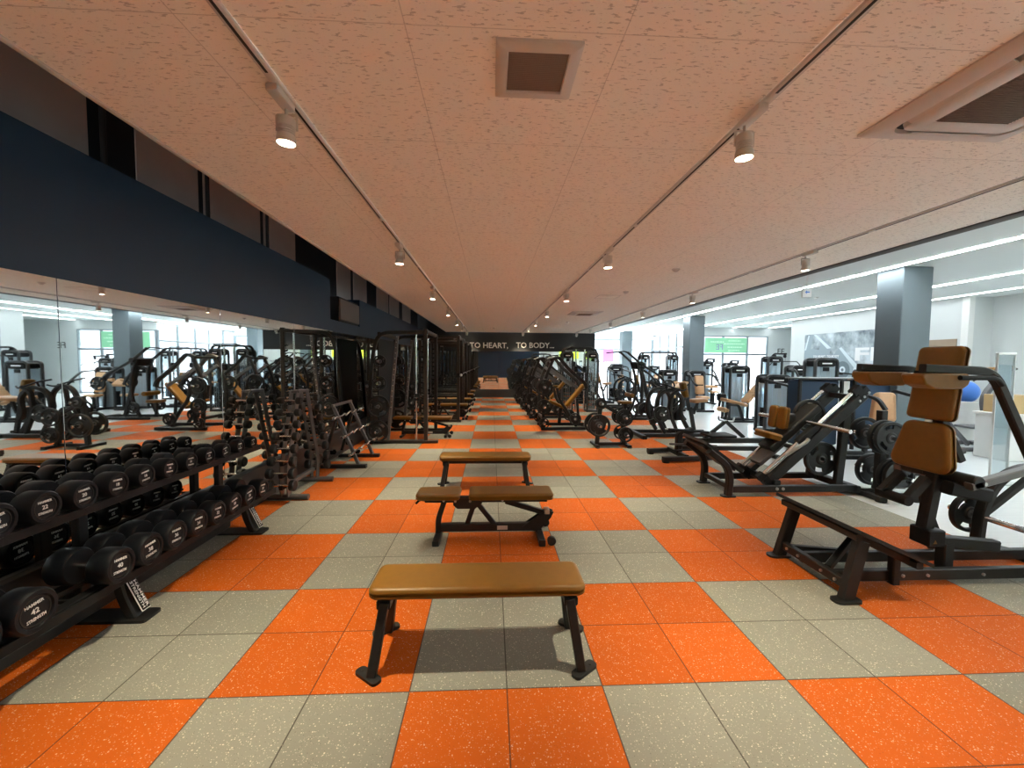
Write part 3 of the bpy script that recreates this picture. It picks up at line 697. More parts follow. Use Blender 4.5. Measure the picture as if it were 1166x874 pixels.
# ------------------------------------------------------------------ small dumbbell tower (two faces)
t = thing('dumbbell_tower', 'charcoal double sided tower rack of small dumbbells beyond the long rack', 'rack', (-2.56, 3.4, 0))
ST = []
for s, yb, yt, nm in ((-1, 3.02, 3.30, 'near'), (1, 3.84, 3.56, 'far')):
    part('foot_bar', MB().tube([(-2.78, yb - s * .02, .035), (-2.30, yb - s * .02, .035)], .034, n=14), 'graymetal', t)
    pr = []
    for xx in (-2.60, -2.52):
        pth = fillet([(xx, yb, .05), (xx, yb - s * -.03, .35), (xx, yb - s * .10, .70), (xx, yt, 1.28)], .2, 5)
        ou = [(p.y, p.z) for p in pth]
        poly = [(a - .045, b) for a, b in ou] + [(ou[-1][0], ou[-1][1] + .04)] + [(a + .045, b) for a, b in reversed(ou)]
        pr.append(part('upright', MB().prism(poly, (xx, 0, 0), Y_, Z_, .012), 'graymetal', t))
    n_ = 8
    for i in range(n_):
        f = i / (n_ - 1); z = .20 + f * .98
        # position along the path
        y = next((a.y + (b.y - a.y) * (z - a.z) / (b.z - a.z) for a, b in zip(pth, pth[1:]) if a.z <= z <= b.z), yt)
        part('saddle', MB().prism([(-.06, -.03), (.06, -.03), (.075, .02), (.055, .022), (.04, -.008), (-.06, -.008)], (-2.56, y + s * .045, z - .012), Y_ * s, Z_, .04), 'plastic', t)
        ST.append((s, y + s * .092, z + .012, i, nm))
part('top_cap', bx(-2.62, -2.50, 3.28, 3.58, 1.28, 1.31), 'graymetal', t)
part('cross_beam', MB().bar((-2.56, 3.06, .18), (-2.56, 3.80, .18), .05, .05), 'graymetal', t)
for s, y, z, i, nm in ST:
    r = .044 + .003 * (7 - i); L = .275 + .008 * (7 - i)
    tt = thing('dumbbell', 'small black dumbbell with chrome handle, %s rung from the top, %s side of the tower' % ((['first'] + ORD[1:])[7 - i], nm), 'dumbbell', (-2.56, y, z), 0, 'small tower dumbbells')
    part('handle', MB().cyl((-2.56 - L / 2 + .02, y, z), (-2.56 + L / 2 - .02, y, z), .014, 12), 'chrome', tt, 'chrome handle')
    for q in (-1, 1):
        part('head', MB().lathe((-2.56, y, z), (q, 0, 0), [(.001, L / 2), (r * .85, L / 2), (r, L / 2 - .01), (r, L / 2 - .055), (r * .8, L / 2 - .065), (.001, L / 2 - .065)], 18, cap=False), 'rubber', tt)

# ------------------------------------------------------------------ curl bar rack
t = thing('curl_bar_rack', 'slanted frame rack holding three zigzag curl bars by the left mirror', 'rack', (-2.45, 4.9, 0))
BR = []
for y in (4.55, 5.32):
    part('foot_bar', MB().bar((-2.75, y, .03), (-2.05, y, .03), .085, .055), 'frame', t)
    part('post', MB().bar((-2.17, y, .05), (-2.56, y, 1.0), .05, .05, X_), 'graymetal', t)
    part('rear_strut', MB().bar((-2.72, y, .05), (-2.50, y, .84), .045, .045, X_), 'frame', t)
part('cross_beam', MB().bar((-2.70, 4.55, .10), (-2.70, 5.32, .10), .05, .05), 'frame', t)
part('top_beam', MB().bar((-2.55, 4.50, .985), (-2.55, 5.37, .985), .04, .04), 'graymetal', t)
for i, f in enumerate((.22, .50, .80)):
    xx, zz = -2.17 - .39 * f, .05 + .95 * f
    for y in (4.55, 5.32): part('hook', MB().bend([(xx, y, zz - .01), (xx + .09, y, zz - .01), (xx + .09, y, zz + .03)], .04, .012, .02), 'plastic', t)
    b = thing('curl_bar', 'chrome zigzag curl bar on the %s of the slanted rack' % ('lowest hooks', 'middle hooks', 'top hooks')[i], 'barbell', (xx + .055, 4.93, zz + .014), 0, 'curl bars')
    pts = [(0, 4.32, 0), (0, 4.58, 0), (0, 4.66, .03), (0, 4.78, -.02), (0, 4.86, .03), (0, 5.01, .03), (0, 5.09, -.02), (0, 5.21, .03), (0, 5.29, 0), (0, 5.55, 0)]
    part('shaft', MB().tube([(xx + .055 + (p[2] * .5), p[1], zz + .014 + p[2]) for p in pts], .014, .03, 12), 'chrome', b)
    for s in (4.32, 5.55):
        e = 1 if s > 5 else -1
        part('sleeve', MB().cyl((xx + .055, s - e * .05, zz + .014), (xx + .055, s + e * .10, zz + .014), .024, 14), 'chrome', b)

# ------------------------------------------------------------------ smith machine
t = thing('smith_machine', 'dark bronze smith machine with guide rods, nearest of the left cage row', 'smith machine', (-1.85, 7.3, 0))
for y, nm in ((6.55, 0), (8.1, 1)):
    part('base_rail', MB().bar((-2.66, y, .035), (-1.18, y, .035), .09, .06), 'bronze', t)
    part('front_post', MB().bar((-1.43, y, .06), (-1.43, y, 2.34), .075, .075, X_), 'bronze', t)
    m = MB()
    for k in range(17): m.prism([(-.045, -.012), (0, -.02), (0, .02), (-.03, .016), (-.055, .03), (-.062, .018)], (-1.468, y, .30 + k * .105), X_, Z_, .03)
    part('lock_hook', m, 'plastic', t)
    part('slant_post', MB().bar((-2.20, y, .06), (-2.0, y, 2.2), .06, .06, X_), 'graymetal', t)
    part('guide_rod', MB().cyl((-1.63, y + .05, .06), (-1.63, y + .05, 2.24), .02, 14), 'chrome', t)
    part('top_beam', MB().bend([(-2.62, y, .06), (-2.50, y, 1.8), (-2.38, y, 2.26), (-1.38, y, 2.28)], .07, .07, .22, n=7), 'frame', t)
    m = MB()
    for k in range(14): bolt(m, (-2.13 + k * .010, y - .032, .75 + k * .11), (0, -1, 0), .010)
    part('bolt_head', m, 'steel', t)
    for i, (z, r) in enumerate(((.27, .225), (.77, .225), (1.24, .145), (1.68, .125))):
        part('plate_horn', MB().cyl((-2.38 + .02 * i, y - .05, z), (-2.38 + .02 * i, y - .30, z), .022, 12), 'chrome', t) if nm == 0 else part('plate_horn', MB().cyl((-2.38 + .02 * i, y + .05, z), (-2.38 + .02 * i, y + .30, z), .022, 12), 'chrome', t)
        e = -1 if nm == 0 else 1
        plate(r, .05, (-2.38 + .02 * i, y + e * .12, z), 'y', 'black plate on the %s horn, %s side of the smith machine' % (('lowest', 'second', 'third', 'top')[i], ('near', 'far')[nm]))
        part('horn_bracket', MB().bar((-2.46 + .03 * i, y + e * .03, z), (-2.30 + .02 * i, y + e * .03, z), .06, .08), 'frame', t)
for x, z in ((-1.43, 2.30), (-2.36, 2.24), (-2.55, .10)): part('cross_beam', MB().bar((x, 6.55, z), (x, 8.1, z), .07, .07), 'bronze', t)
part('shroud_panel', bx(-2.42, -2.40, 6.62, 8.05, .35, 2.15), 'plastic', t)
part('counter_bar', MB().tube([(-1.62, 6.62, 2.31), (-1.62, 8.05, 2.31)], .02), 'chrome', t)
b = thing('barbell', 'smith machine bar held between the two guide rods', 'barbell', (-1.63, 7.3, .95))
part('shaft', MB().cyl((-1.59, 6.35, .95), (-1.59, 8.3, .95), .016, 12), 'chrome', b)
for y in (6.60, 8.15): part('carriage', bx(-1.66, -1.56, y - .03, y + .03, .88, 1.02), 'plastic', b)

# ------------------------------------------------------------------ power racks
def power_rack(y0, label, k):
    t = thing('power_rack', label, 'power rack', (-1.6, y0 + .62, 0), 0, 'power racks along the left mirror')
    for y in (y0, y0 + 1.24):
        part('base_rail', MB().bar((-2.62, y, .035), (-.92, y, .035), .09, .06), 'bronze', t)
        part('front_post', MB().bar((-1.0, y, .05), (-1.0, y, 2.38), .075, .085, X_), 'bronze', t)
        part('rear_post', MB().bar((-2.25, y, .05), (-2.25, y, 2.38), .075, .085, X_), 'bronze', t)
        part('top_beam', MB().bar((-2.3, y, 2.36), (-.96, y, 2.36), .07, .07), 'bronze', t)
        part('safety_arm', MB().bar((-2.2, y, .62), (-1.04, y, .62), .05, .07), 'frame', t)
        part('bar_hook', MB().bend([(-.98, y - .0, 1.30), (-.88, y, 1.28), (-.88, y, 1.35)], .05, .015, .03).box((-1.0, y, 1.31), (.10, .10, .12)), 'plastic', t)
        m = MB()
        for q in range(18): m.cyl((-.962, y, .35 + q * .105), (-.955, y, .35 + q * .105), .012, 8, .001)
        part('post_hole', m, 'gap', t)
        part('foot_gusset', MB().prism([(0, 0), (.22, 0), (0, .22)], (-1.04, y + .04, .06), (-1, 0, 0), Z_, .01), 'bronze', t)
    for x, z in ((-1.0, 2.36), (-2.25, 2.36), (-2.25, .10)): part('cross_beam', MB().bar((x, y0, z), (x, y0 + 1.24, z), .07, .07), 'bronze', t)
    part('pull_up_bar', MB().tube([(-1.12, y0 + .03, 2.30), (-1.0, y0 + .35, 2.42), (-1.0, y0 + .9, 2.42), (-1.12, y0 + 1.21, 2.30)], .018, .08), 'graymetal', t)
    for q, z in enumerate((.55, 1.0)):
        for s, y in ((-1, y0), (1, y0 + 1.24)):
            part('plate_horn', MB().cyl((-2.25, y + s * .04, z), (-2.25, y + s * .26, z), .022, 12), 'chrome', t)
            plate(.20 - .05 * q, .05, (-2.25, y + s * .12, z), 'y', 'black plate, %s horn, %s end of the %s power rack' % (('low', 'high')[q], ('near', 'far')[s > 0], ORD[k]))
    b = thing('barbell', 'chrome barbell racked on the hooks of the %s power rack' % ORD[k], 'barbell', (-.925, y0 + .62, 1.31), 0, 'barbells on the power racks')
    part('shaft', MB().cyl((-.915, y0 - .10, 1.315), (-.915, y0 + 1.34, 1.315), .014, 12), 'chrome', b)
    for s in (-1, 1):
        yy = y0 + .62 + s * .68
        part('sleeve', MB().cyl((-.915, yy, 1.315), (-.915, yy + s * .22, 1.315), .025, 14).cyl((-.915, yy - s * .02, 1.315), (-.915, yy + s * .012, 1.315), .04, 14), 'steel', b)
for k, y in enumerate((9.55, 11.5, 13.45, 15.4)): power_rack(y, '%s dark bronze power rack in the row along the left mirror' % ORD[k].capitalize(), k)
for k, y in enumerate((7.35, 10.2, 12.1, 14.05, 16.0)):
    c = copy_tree(adj, (-1.42 if k else -1.62, y, 0), 0 if k else 0, 'tan adjustable bench inside the %s' % ('smith machine' if k == 0 else ORD[k - 1] + ' power rack'), 'benches in the cage row')
# ================================================================== V SQUAT (foreground right)
YC = 1.05
t = thing('squat_machine', 'foreground lever squat machine with brown shoulder pads and tilted black platform', 'squat machine', (3.4, YC, 0))
n = V((.31, 0, 1)).normalized()
part('foot_plate', MB().prism([(-.30, -.43), (.30, -.43), (.30, .43), (-.30, .43)], (2.735, YC, .408), V((1, 0, -.45)), Y_, .026), 'rubber', t, 'tilted black foot platform')
part('plate_frame', MB().bar((2.50, YC - .38, .475), (2.50, YC + .38, .475), .05, .05).bar((2.96, YC - .38, .262), (2.96, YC + .38, .262), .05, .05).bar((2.50, YC - .30, .475), (2.96, YC - .30, .262), .05, .05).bar((2.50, YC + .30, .475), (2.96, YC + .30, .262), .05, .05), 'frame', t)
for s in (-1, 1):
    y = YC + s * .33
    lg = part('leg', MB().bar((2.56, y, .43), (2.45, y + s * .015, .012), .06, .095, X_), 'frame', t)
    part('foot', MB().prism(outline(.20, .10, .10, .04, 3), (2.45, y + s * .02, .009), X_, Y_, .018), 'frame', lg)
    part('post', MB().bar((2.97, y * .55 + YC * .45, .03), (2.97, y * .55 + YC * .45, .25), .06, .06), 'frame', t)
    part('base_rail', MB().bar((2.50, YC + s * .15, .085), (4.98, YC + s * .15, .085), .05, .085), 'frame', t)
    bolts(t, [(2.62, YC + s * .15 + s * .025, .085), (3.05, YC + s * .175, .085), (3.25, YC + s * .175, .085), (3.7, YC + s * .175, .085), (4.05, YC + s * .175, .085)], (0, s, 0), .012)
part('front_cross_bar', MB().bar((2.475, YC - .32, .11), (2.475, YC + .32, .11), .05, .07), 'frame', t)
bolts(t, [(2.45, YC - .25, .11), (2.45, YC - .12, .11), (2.45, YC + .12, .11), (2.45, YC + .25, .11)], (-1, 0, 0), .012)
part('brace', MB().bar((2.50, YC - .12, .13), (2.96, YC + .16, .26), .045, .05), 'frame', t)
part('brace', MB().bar((2.50, YC + .30, .10), (2.96, YC + .18, .10), .045, .05), 'frame', t)
# pads
up = V((.15, 0, 1)).normalized(); nrm = V((-1, 0, .15)).normalized()
base = V((3.33, YC, .86))
part('lower_pad', MB().pad(base + up * .19, up, Y_, .385, .46, .095, .075, .03, w2=.36), 'tan', t, 'brown leather lower back pad')
part('middle_pad', MB().pad(base + up * .545, up, Y_, .285, .345, .085, .04, .028, w2=.335), 'tan', t, 'brown leather middle back pad')
part('head_pad', MB().pad(base + up * .86, up, Y_, .25, .335, .085, .045, .028, w2=.34), 'tan', t, 'brown leather head pad')
part('pad_spine', MB().bar(base + V((.085, 0, -.05)), base + up * .95 + V((.08, 0, 0)), .08, .05, X_).bar(base + V((.05, 0, .40)), base + V((.05, 0, .44)), .10, .03), 'frame', t)
for s in (-1, 1):
    y = YC + s * .215
    sp = MB()
    prof = [(-.30, .03), (-.27, -.035), (-.20, -.068), (.02, -.068), (.06, -.04), (.08, .015), (.05, .045), (-.28, .045)]
    sp.prism(prof, (3.28, y, 1.585), X_, Z_, .165)
    o = part('shoulder_pad', sp, 'tan', t, 'brown leather shoulder pad')
    bv = o.modifiers.new('b', 'BEVEL'); bv.width = .022; bv.segments = 3; bv.limit_method = 'ANGLE'; bv.angle_limit = math.radians(25)
    part('pad_mount', MB().bar((3.02, y + s * .02, 1.638), (3.40, y + s * .02, 1.638), .07, .02), 'plastic', t)
    ya = YC + s * .26
    part('lever_arm', MB().bend([(3.02, ya, 1.665), (3.56, ya, 1.645), (3.90, ya, 1.02), (3.98, ya, .86)], .062, .055, .12, (0, 1, 0), 8), 'frame', t)
    part('grip_handle', MB().tube([(3.24, ya - s * -.06, 1.60), (3.52, ya + s * .06, 1.60), (3.60, ya + s * .03, 1.55)], .017, .05).cyl((3.52, ya + s * .06, 1.60), (3.55, ya, 1.63), .015), 'plastic', t)
    part('lower_lever', MB().bar((3.42, YC + s * .27, .80), (4.0, YC + s * .27, .955), .06, .055), 'graymetal', t)
    bolts(t, [(3.5, YC + s * .305, .827)], (0, s, 0), .014)
    part('frame_arch', MB().bend([(4.16, YC + s * .25, .05), (4.19, YC + s * .25, .46), (4.33, YC + s * .25, .71), (4.62, YC + s * .25, .83), (4.95, YC + s * .25, .70), (5.0, YC + s * .25, .05)], .06, .085, .22, (0, 1, 0), 8), 'frame', t)
    part('arch_brace', MB().bar((4.22, YC + s * .25, .40), (4.70, YC + s * .25, .78), .05, .05), 'frame', t)
    part('plate_horn', MB().cyl((4.19, YC + s * .25 - .33, .37), (4.19, YC + s * .25 + .25, .37), .024, 14), 'chrome', t, 'steel plate horn')
part('pivot_hub', MB().cyl((3.47, YC - .30, .83), (3.47, YC + .30, .83), .05, 20, .008), 'frame', t)
part('carriage_post', MB().bar((3.44, YC - .02, .84), (3.37, YC - .02, .36), .085, .085, X_), 'frame', t)
part('carriage_arm', MB().bar((3.32, YC - .06, .80), (3.16, YC - .06, .62), .06, .07, X_).bar((3.30, YC + .12, .80), (3.14, YC + .12, .64), .06, .07, X_), 'frame', t)
part('calf_roller', MB().cyl((3.16, YC - .09, .63), (3.16, YC + .17, .63), .04, 16), 'plastic', t)
part('stop_box', bx(3.32, 3.46, YC - .11, YC + .05, .27, .40, .008), 'plastic', t)
part('warning_mark', MB().prism([(-.016, -.012), (.016, -.012), (0, .018)], (3.37, YC - .1125, .31), X_, Z_, .002), 'tan', t, 'small orange triangle')
part('stop_beam', MB().bar((3.44, YC - .05, .30), (3.95, YC - .05, .25), .07, .09), 'frame', t)
part('stop_post', MB().bar((3.52, YC - .05, .06), (3.52, YC - .05, .28), .085, .085, X_), 'frame', t)
part('link_box', MB().bar((3.38, YC - .16, .76), (3.70, YC - .16, .70), .09, .10), 'plastic', t)
part('side_curve', MB().bend([(3.95, YC + .40, .84), (3.80, YC + .40, .60), (3.86, YC + .40, .36), (4.0, YC + .40, .06)], .05, .08, .18, (0, 1, 0), 7), 'frame', t)
part('rear_foot', MB().bend([(3.95, YC - .38, .035), (4.4, YC - .38, .035), (4.55, YC - .2, .035), (4.55, YC + .2, .035), (4.4, YC + .42, .035), (3.95, YC + .42, .035)], .09, .07, .10, (0, 0, 1), 6), 'frame', t)
part('rear_cross_bar', MB().bar((5.0, YC - .40, .045), (5.0, YC + .40, .045), .09, .08), 'frame', t)
plate(.17, .05, (4.19, YC + .34, .37), 'y', 'black plate on the inner horn of the foreground squat machine')

# ================================================================== LINEAR HACK PRESS (middle right)
YS = 3.33
t = thing('hack_press_machine', 'angled sled hack press with two chrome guide rods and tan pads', 'press machine', (3.8, YS, 0))
d = V((.49, 0, -.35)).normalized()
part('foot_plate', MB().prism(outline(.68, .66, .60, .06, 3), (2.88, YS, .50), d, Y_, .035), 'rubber', t, 'big tilted black foot board')
part('board_rib', MB().prism(outline(.56, .52, .46, .04, 3), (2.855, YS, .468), d, Y_, .03), 'frame', t)
for s in (-1, 1):
    y = YS + s * .31
    part('leg', MB().bend([(2.66, y, .585), (2.90, y, .40), (2.95, y, .24), (2.93, y, .015)], .075, .09, .14, (0, 1, 0), 7), 'frame', t)
    part('foot', MB().prism(outline(.17, .12, .12, .03, 2), (2.93, y, .008), X_, Y_, .016), 'frame', t)
    part('base_rail', MB().bar((2.95, y, .095), (4.62, y, .095), .06, .085), 'frame', t)
    bolts(t, [(3.55, y + s * .031, .10), (3.63, y + s * .031, .10)], (0, s, 0), .02)
    yr = YS + s * .235
    rod = (V((3.42, yr, .25)), V((4.60, yr, 1.335)))
    part('guide_rod', MB().cyl(*rod, .026, 16), 'chrome', t, 'chrome guide rod')
    ax = (rod[1] - rod[0]).normalized(); dn = V((ax.z, 0, -ax.x))
    part('guide_beam', MB().bar(rod[0] + dn * .12 - ax * .06, rod[1] + dn * .12 + ax * .08, .075, .12, dn), 'frame', t)
    part('rod_end', MB().bar(rod[1] - ax * .03, rod[1] + ax * .09, .085, .09, dn).bar(rod[1] + dn * .08 + ax * .0, rod[1] + dn * .08 + ax * .15, .085, .11, dn), 'plastic', t)
    part('rod_foot', MB().bar(rod[0] - ax * .07, rod[0] + ax * .02, .09, .09, dn).bar(rod[0] + V((.02, 0, -.02)), V((3.56, yr, .10)), .08, .09, X_), 'plastic', t)
    bolts(t, [rod[1] + dn * .12 + ax * q + V((0, s * .04, 0)) for q in (-.04, .04, .12)], (0, s, 0), .016)
    part('rear_post', MB().bar((4.44, yr, .12), (4.52, yr, 1.12), .07, .10, X_), 'frame', t)
    part('side_rod', MB().cyl(rod[0] + dn * .02 + V((.06, s * -.07, .02)), rod[0] + ax * .40 + V((.06, s * -.07, -.01)), .030, 14), 'steel', t)
    part('sled_bearing', MB().bar(rod[0] + ax * .62, rod[0] + ax * .95, .085, .085, dn), 'plastic', t)
    part('plate_horn', MB().cyl((4.06, YS + s * .10, .93), (4.06, YS + s * .82, .91), .026, 16), 'chrome', t, 'chrome plate horn')
part('rear_cross_bar', MB().bar((4.62, YS - .34, .08), (4.62, YS + .34, .08), .10, .09), 'frame', t)
part('front_cross_bar', MB().bar((2.95, YS - .31, .12), (2.95, YS + .31, .12), .06, .06), 'frame', t)
part('middle_cross_bar', MB().bar((3.58, YS - .31, .16), (3.58, YS + .31, .16), .08, .08), 'frame', t)
ax = V((1.18, 0, 1.085)).normalized(); dn = V((ax.z, 0, -ax.x))
sl = MB().bar(V((3.62, YS, .55)), V((4.25, YS, 1.12)), .26, .10, dn)
part('sled', sl, 'frame', t)
part('sled_tray', MB().bar(V((3.48, YS, .36)), V((3.78, YS, .62)), .22, .06, dn), 'graymetal', t)
pu = V((.10, 0, 1)).normalized()
for s in (-1, 1):
    part('back_pad', MB().pad((3.78, YS + s * .085, .975), pu, Y_, .30, .155, .085, .045, .028), 'tan', t, 'brown leather back pad')
part('pad_stem', MB().bar((3.82, YS, .95), (3.98, YS, .96), .10, .12), 'frame', t)
part('shoulder_pad', MB().pad((3.64, YS, .735), V((1, 0, -.25)), Y_, .23, .33, .09, .06, .03), 'tan', t, 'tan leather lower pad')
part('pad_bracket', MB().bar((3.70, YS, .70), (3.80, YS, .58), .12, .10, X_), 'plastic', t)
part('stop_lever', MB().tube([(3.70, YS - .28, .52), (3.80, YS - .33, .62), (3.92, YS - .33, .70), (3.95, YS - .33, .74)], .022, .05), 'steel', t)
part('top_cross_bar', MB().bar((4.66, YS - .235, 1.26), (4.66, YS + .235, 1.26), .06, .07), 'frame', t)
plate(.225, .055, (4.28, YS - .14, .44), 'y', 'large black plate stored low inside the sled hack press')
plate(.225, .055, (4.28, YS + .10, .98), 'y', 'large black plate loaded on the sled of the hack press')
part('storage_horn', MB().cyl((4.28, YS - .22, .44), (4.28, YS + .10, .44), .024, 12).bar((4.28, YS + .02, .42), (4.50, YS + .02, .42), .06, .06), 'frame', t)

# ================================================================== PLATE TREES
def tree_horn(t, p, q): part('plate_horn', MB().cyl(p, q, .024, 12), 'chrome', t)
t = thing('plate_tree', 'upright plate tree standing behind the foreground squat machine', 'plate rack', (4.9, 2.95, 0))
part('foot_bar', MB().bar((4.72, 2.72, .035), (4.72, 3.30, .035), .09, .06).bar((5.15, 2.72, .035), (5.15, 3.30, .035), .09, .06), 'frame', t)
part('cross_bar', MB().bar((4.72, 3.02, .05), (5.15, 3.02, .05), .08, .06), 'frame', t)
part('post', MB().bar((4.93, 3.02, .06), (4.93, 3.02, 1.10), .09, .09, X_), 'frame', t)
part('foot_pad', MB().cyl((4.72, 2.76, 0), (4.72, 2.76, .015), .06, 18).cyl((5.15, 2.76, 0), (5.15, 2.76, .015), .06, 18), 'plastic', t)
part('step_plate', bx(4.62, 5.02, 2.66, 2.72, .14, .19), 'steel', t)
for z, x in ((.78, 4.86), (.30, 4.98)):
    tree_horn(t, (x, 3.02, z), (x, 2.62, z)); tree_horn(t, (x, 3.02, z), (x, 3.42, z))
for k, (x, y, z, r, s) in enumerate(((4.86, 2.90, .78, .215, 'inner upper plate'), (4.86, 2.82, .78, .205, 'outer upper plate'), (4.98, 2.88, .30, .215, 'inner lower plate'), (4.98, 2.81, .30, .195, 'outer lower plate'), (4.86, 3.18, .78, .215, 'rear upper plate'), (4.98, 3.18, .30, .215, 'rear lower plate'))):
    plate(r, .055, (x, y, z), 'y', 'black %s on the plate tree behind the foreground squat machine' % s)
t = thing('plate_tree', 'low plate tree with three black plates beyond the hack press, beside the aisle', 'plate rack', (2.3, 6.2, 0))
for x in (2.02, 2.66):
    part('foot_bar', MB().bar((x, 5.98, .03), (x, 6.50, .03), .075, .05), 'frame', t)
    part('foot', MB().cyl((x, 6.0, 0), (x, 6.0, .014), .05, 16), 'plastic', t)
part('cross_bar', MB().bar((2.02, 6.2, .05), (2.66, 6.2, .05), .06, .06), 'frame', t)
part('post', MB().bar((2.05, 6.2, .05), (2.12, 6.2, .98), .08, .08, X_), 'frame', t)
part('post', MB().bar((2.60, 6.2, .05), (2.56, 6.2, .66), .08, .08, X_), 'frame', t)
part('slant_beam', MB().bar((2.06, 6.2, .90), (2.60, 6.2, .60), .07, .07), 'frame', t)
for x, z, r, s in ((2.05, .44, .225, 'largest, low on the aisle side'), (2.56, .60, .170, 'middle sized, on the outer upper horn'), (2.59, .26, .150, 'smaller, on the outer lower horn'), (2.08, .88, .115, 'smallest, at the top')):
    tree_horn(t, (x, 6.2, z), (x, 5.90, z)); plate(r, .055, (x, 6.05, z), 'y', 'black plate, %s of the middle plate tree' % s)
    if r > .12: tree_horn(t, (x, 6.2, z), (x, 6.5, z)); plate(r, .055, (x, 6.36, z), 'y', 'rear black plate, %s of the middle plate tree' % s)

# ================================================================== T BAR ROW (low machine)
t = thing('row_machine', 'low floor level row machine with splayed feet and thin handle bars', 'row machine', (3.6, 5.1, 0))
for y, x0, x1 in ((4.80, 2.83, 3.72), (5.48, 2.83, 3.30)): part('foot_bar', MB().bar((x0, y, .06), (x1, y + .10, .06), .085, .08), 'frame', t)
part('foot', MB().cyl((2.88, 4.80, 0), (2.88, 4.80, .02), .06, 16).cyl((2.88, 5.48, 0), (2.88, 5.48, .02), .06, 16), 'plastic', t)
part('cross_bar', MB().bar((3.26, 4.84, .08), (3.26, 5.55, .08), .08, .08), 'frame', t)
part('post', MB().bend([(3.26, 5.16, .08), (3.26, 5.16, .42), (3.50, 5.16, .50)], .10, .12, .06, (0, 1, 0)), 'frame', t)
part('spine_beam', MB().bar((3.26, 5.2, .30), (4.95, 5.2, .30), .08, .09).bar((3.4, 5.55, .10), (4.95, 5.45, .10), .08, .08), 'frame', t)
part('row_lever', MB().bar((3.05, 5.05, .27), (3.90, 5.05, .23), .03, .035), 'graymetal', t)
part('handle_bar', MB().tube([(3.0, 4.98, .54), (3.4, 5.1, .50), (3.85, 5.25, .44)], .022, .1).tube([(3.02, 4.86, .20), (3.9, 5.0, .18)], .015), 'plastic', t)
part('saddle_pad', bx(3.78, 4.25, 5.02, 5.42, .37, .42, .02), 'plastic', t)
m = MB().bar((3.85, 5.4, .30), (4.25, 5.4, .62), .06, .06).bar((4.25, 5.4, .62), (4.60, 5.4, .32), .06, .06)
part('support_frame', m, 'frame', t)
part('grip_bar', MB().tube([(4.0, 5.20, .74), (4.06, 5.3, .66), (4.45, 5.5, .60), (4.5, 5.55, .66)], .016, .04), 'steel', t)
part('foot_step', MB().tube([(4.75, 5.05, .52), (5.05, 5.0, .52), (5.15, 4.95, .47)], .02, .04).bar((4.93, 5.2, .30), (4.93, 5.1, .52), .05, .06, X_), 'plastic', t)
part('rear_foot', MB().bar((4.95, 4.95, .05), (4.95, 5.7, .05), .08, .07), 'frame', t)

# ================================================================== LEVER ROW, PULLDOWN, INCLINE PRESSES
def lever_row(x, y, label, flip=1):
    """plate loaded lever row, user faces -x"""
    t = thing('lever_row_machine', label, 'row machine', (0, 0, 0))
    part('front_foot', MB().bar((.02, -.58, .045), (.02, .58, .045), .10, .08), 'frame', t)
    for s in (-1, 1):
        part('base_rail', MB().bar((.05, s * .30, .05), (1.75, s * .22, .05), .08, .08), 'frame', t)
        part('arch_arm', MB().bend([(.60, s * .26, .10), (.36, s * .28, .52), (.42, s * .28, .98), (.72, s * .30, 1.13), (.98, s * .32, .88), (.92, s * .30, .55), (1.05, s * .26, .40)], .075, .10, .22, (0, 1, 0), 7), 'frame', t)
        part('outer_arm', MB().bend([(.86, s * .34, .12), (.66, s * .36, .55), (.70, s * .36, 1.0), (.86, s * .38, 1.10)], .06, .09, .2, (0, 1, 0), 7), 'frame', t)
        part('handle', MB().tube([(.28, s * .36, 1.25), (.55, s * .38, 1.20), (.95, s * .36, 1.06), (1.05, s * .30, 1.10)], .018, .06).cyl((.55, s * .38, 1.20), (.60, s * .29, 1.10), .02), 'plastic', t)
        part('plate_horn', MB().cyl((.42, s * .30, .55), (.42, s * .62, .55), .022, 12), 'chrome', t)
        part('seat_brace', MB().bar((.70, s * .15, .40), (1.22, s * .06, .95), .045, .05, X_), 'frame', t)
    part('spine', MB().bar((.35, 0, .30), (1.0, 0, .52), .09, .12).bar((1.0, 0, .60), (1.30, 0, .08), .08, .08, X_), 'frame', t)
    part('gear_box', bx(.90, 1.08, -.12, .12, .36, .66, .02), 'plastic', t)
    part('chest_pad', MB().pad((1.14, 0, 1.06), V((.22, 0, -1)), Y_, .36, .24, .10, .05, .03), 'tan', t, 'brown leather chest pad')
    part('chest_post', MB().bar((1.20, 0, 1.0), (1.28, 0, .58), .06, .07, X_).bar((1.30, 0, .66), (1.42, 0, .06), .07, .08, X_), 'frame', t)
    part('seat_pad', MB().pad((1.50, 0, .82), V((1, 0, .10)), Y_, .36, .32, .08, .09, .03), 'tan_daylit', t, 'daylit tan seat pad')
    part('seat_post', MB().bar((1.48, 0, .79), (1.38, 0, .50), .06, .06, X_), 'frame', t)
    part('rear_foot', MB().bar((1.45, -.30, .045), (1.45, .30, .045), .09, .07), 'frame', t)
    t.location = (x, y, 0); t.rotation_euler = (0, 0, 0 if flip > 0 else PI)
    for s in (-1, 1):
        for q, (dx, z) in enumerate(((.42, .55),)):
            plate(.185, .05, (x + flip * dx, y + s * .46, z), 'y', 'black plate, %s side arm, on the %s' % (('near', 'far')[s > 0], label.split(',')[0]))
    return t
lever_row(3.27, 7.45, 'nearest lever row, arched arms, behind the low floor row machine')
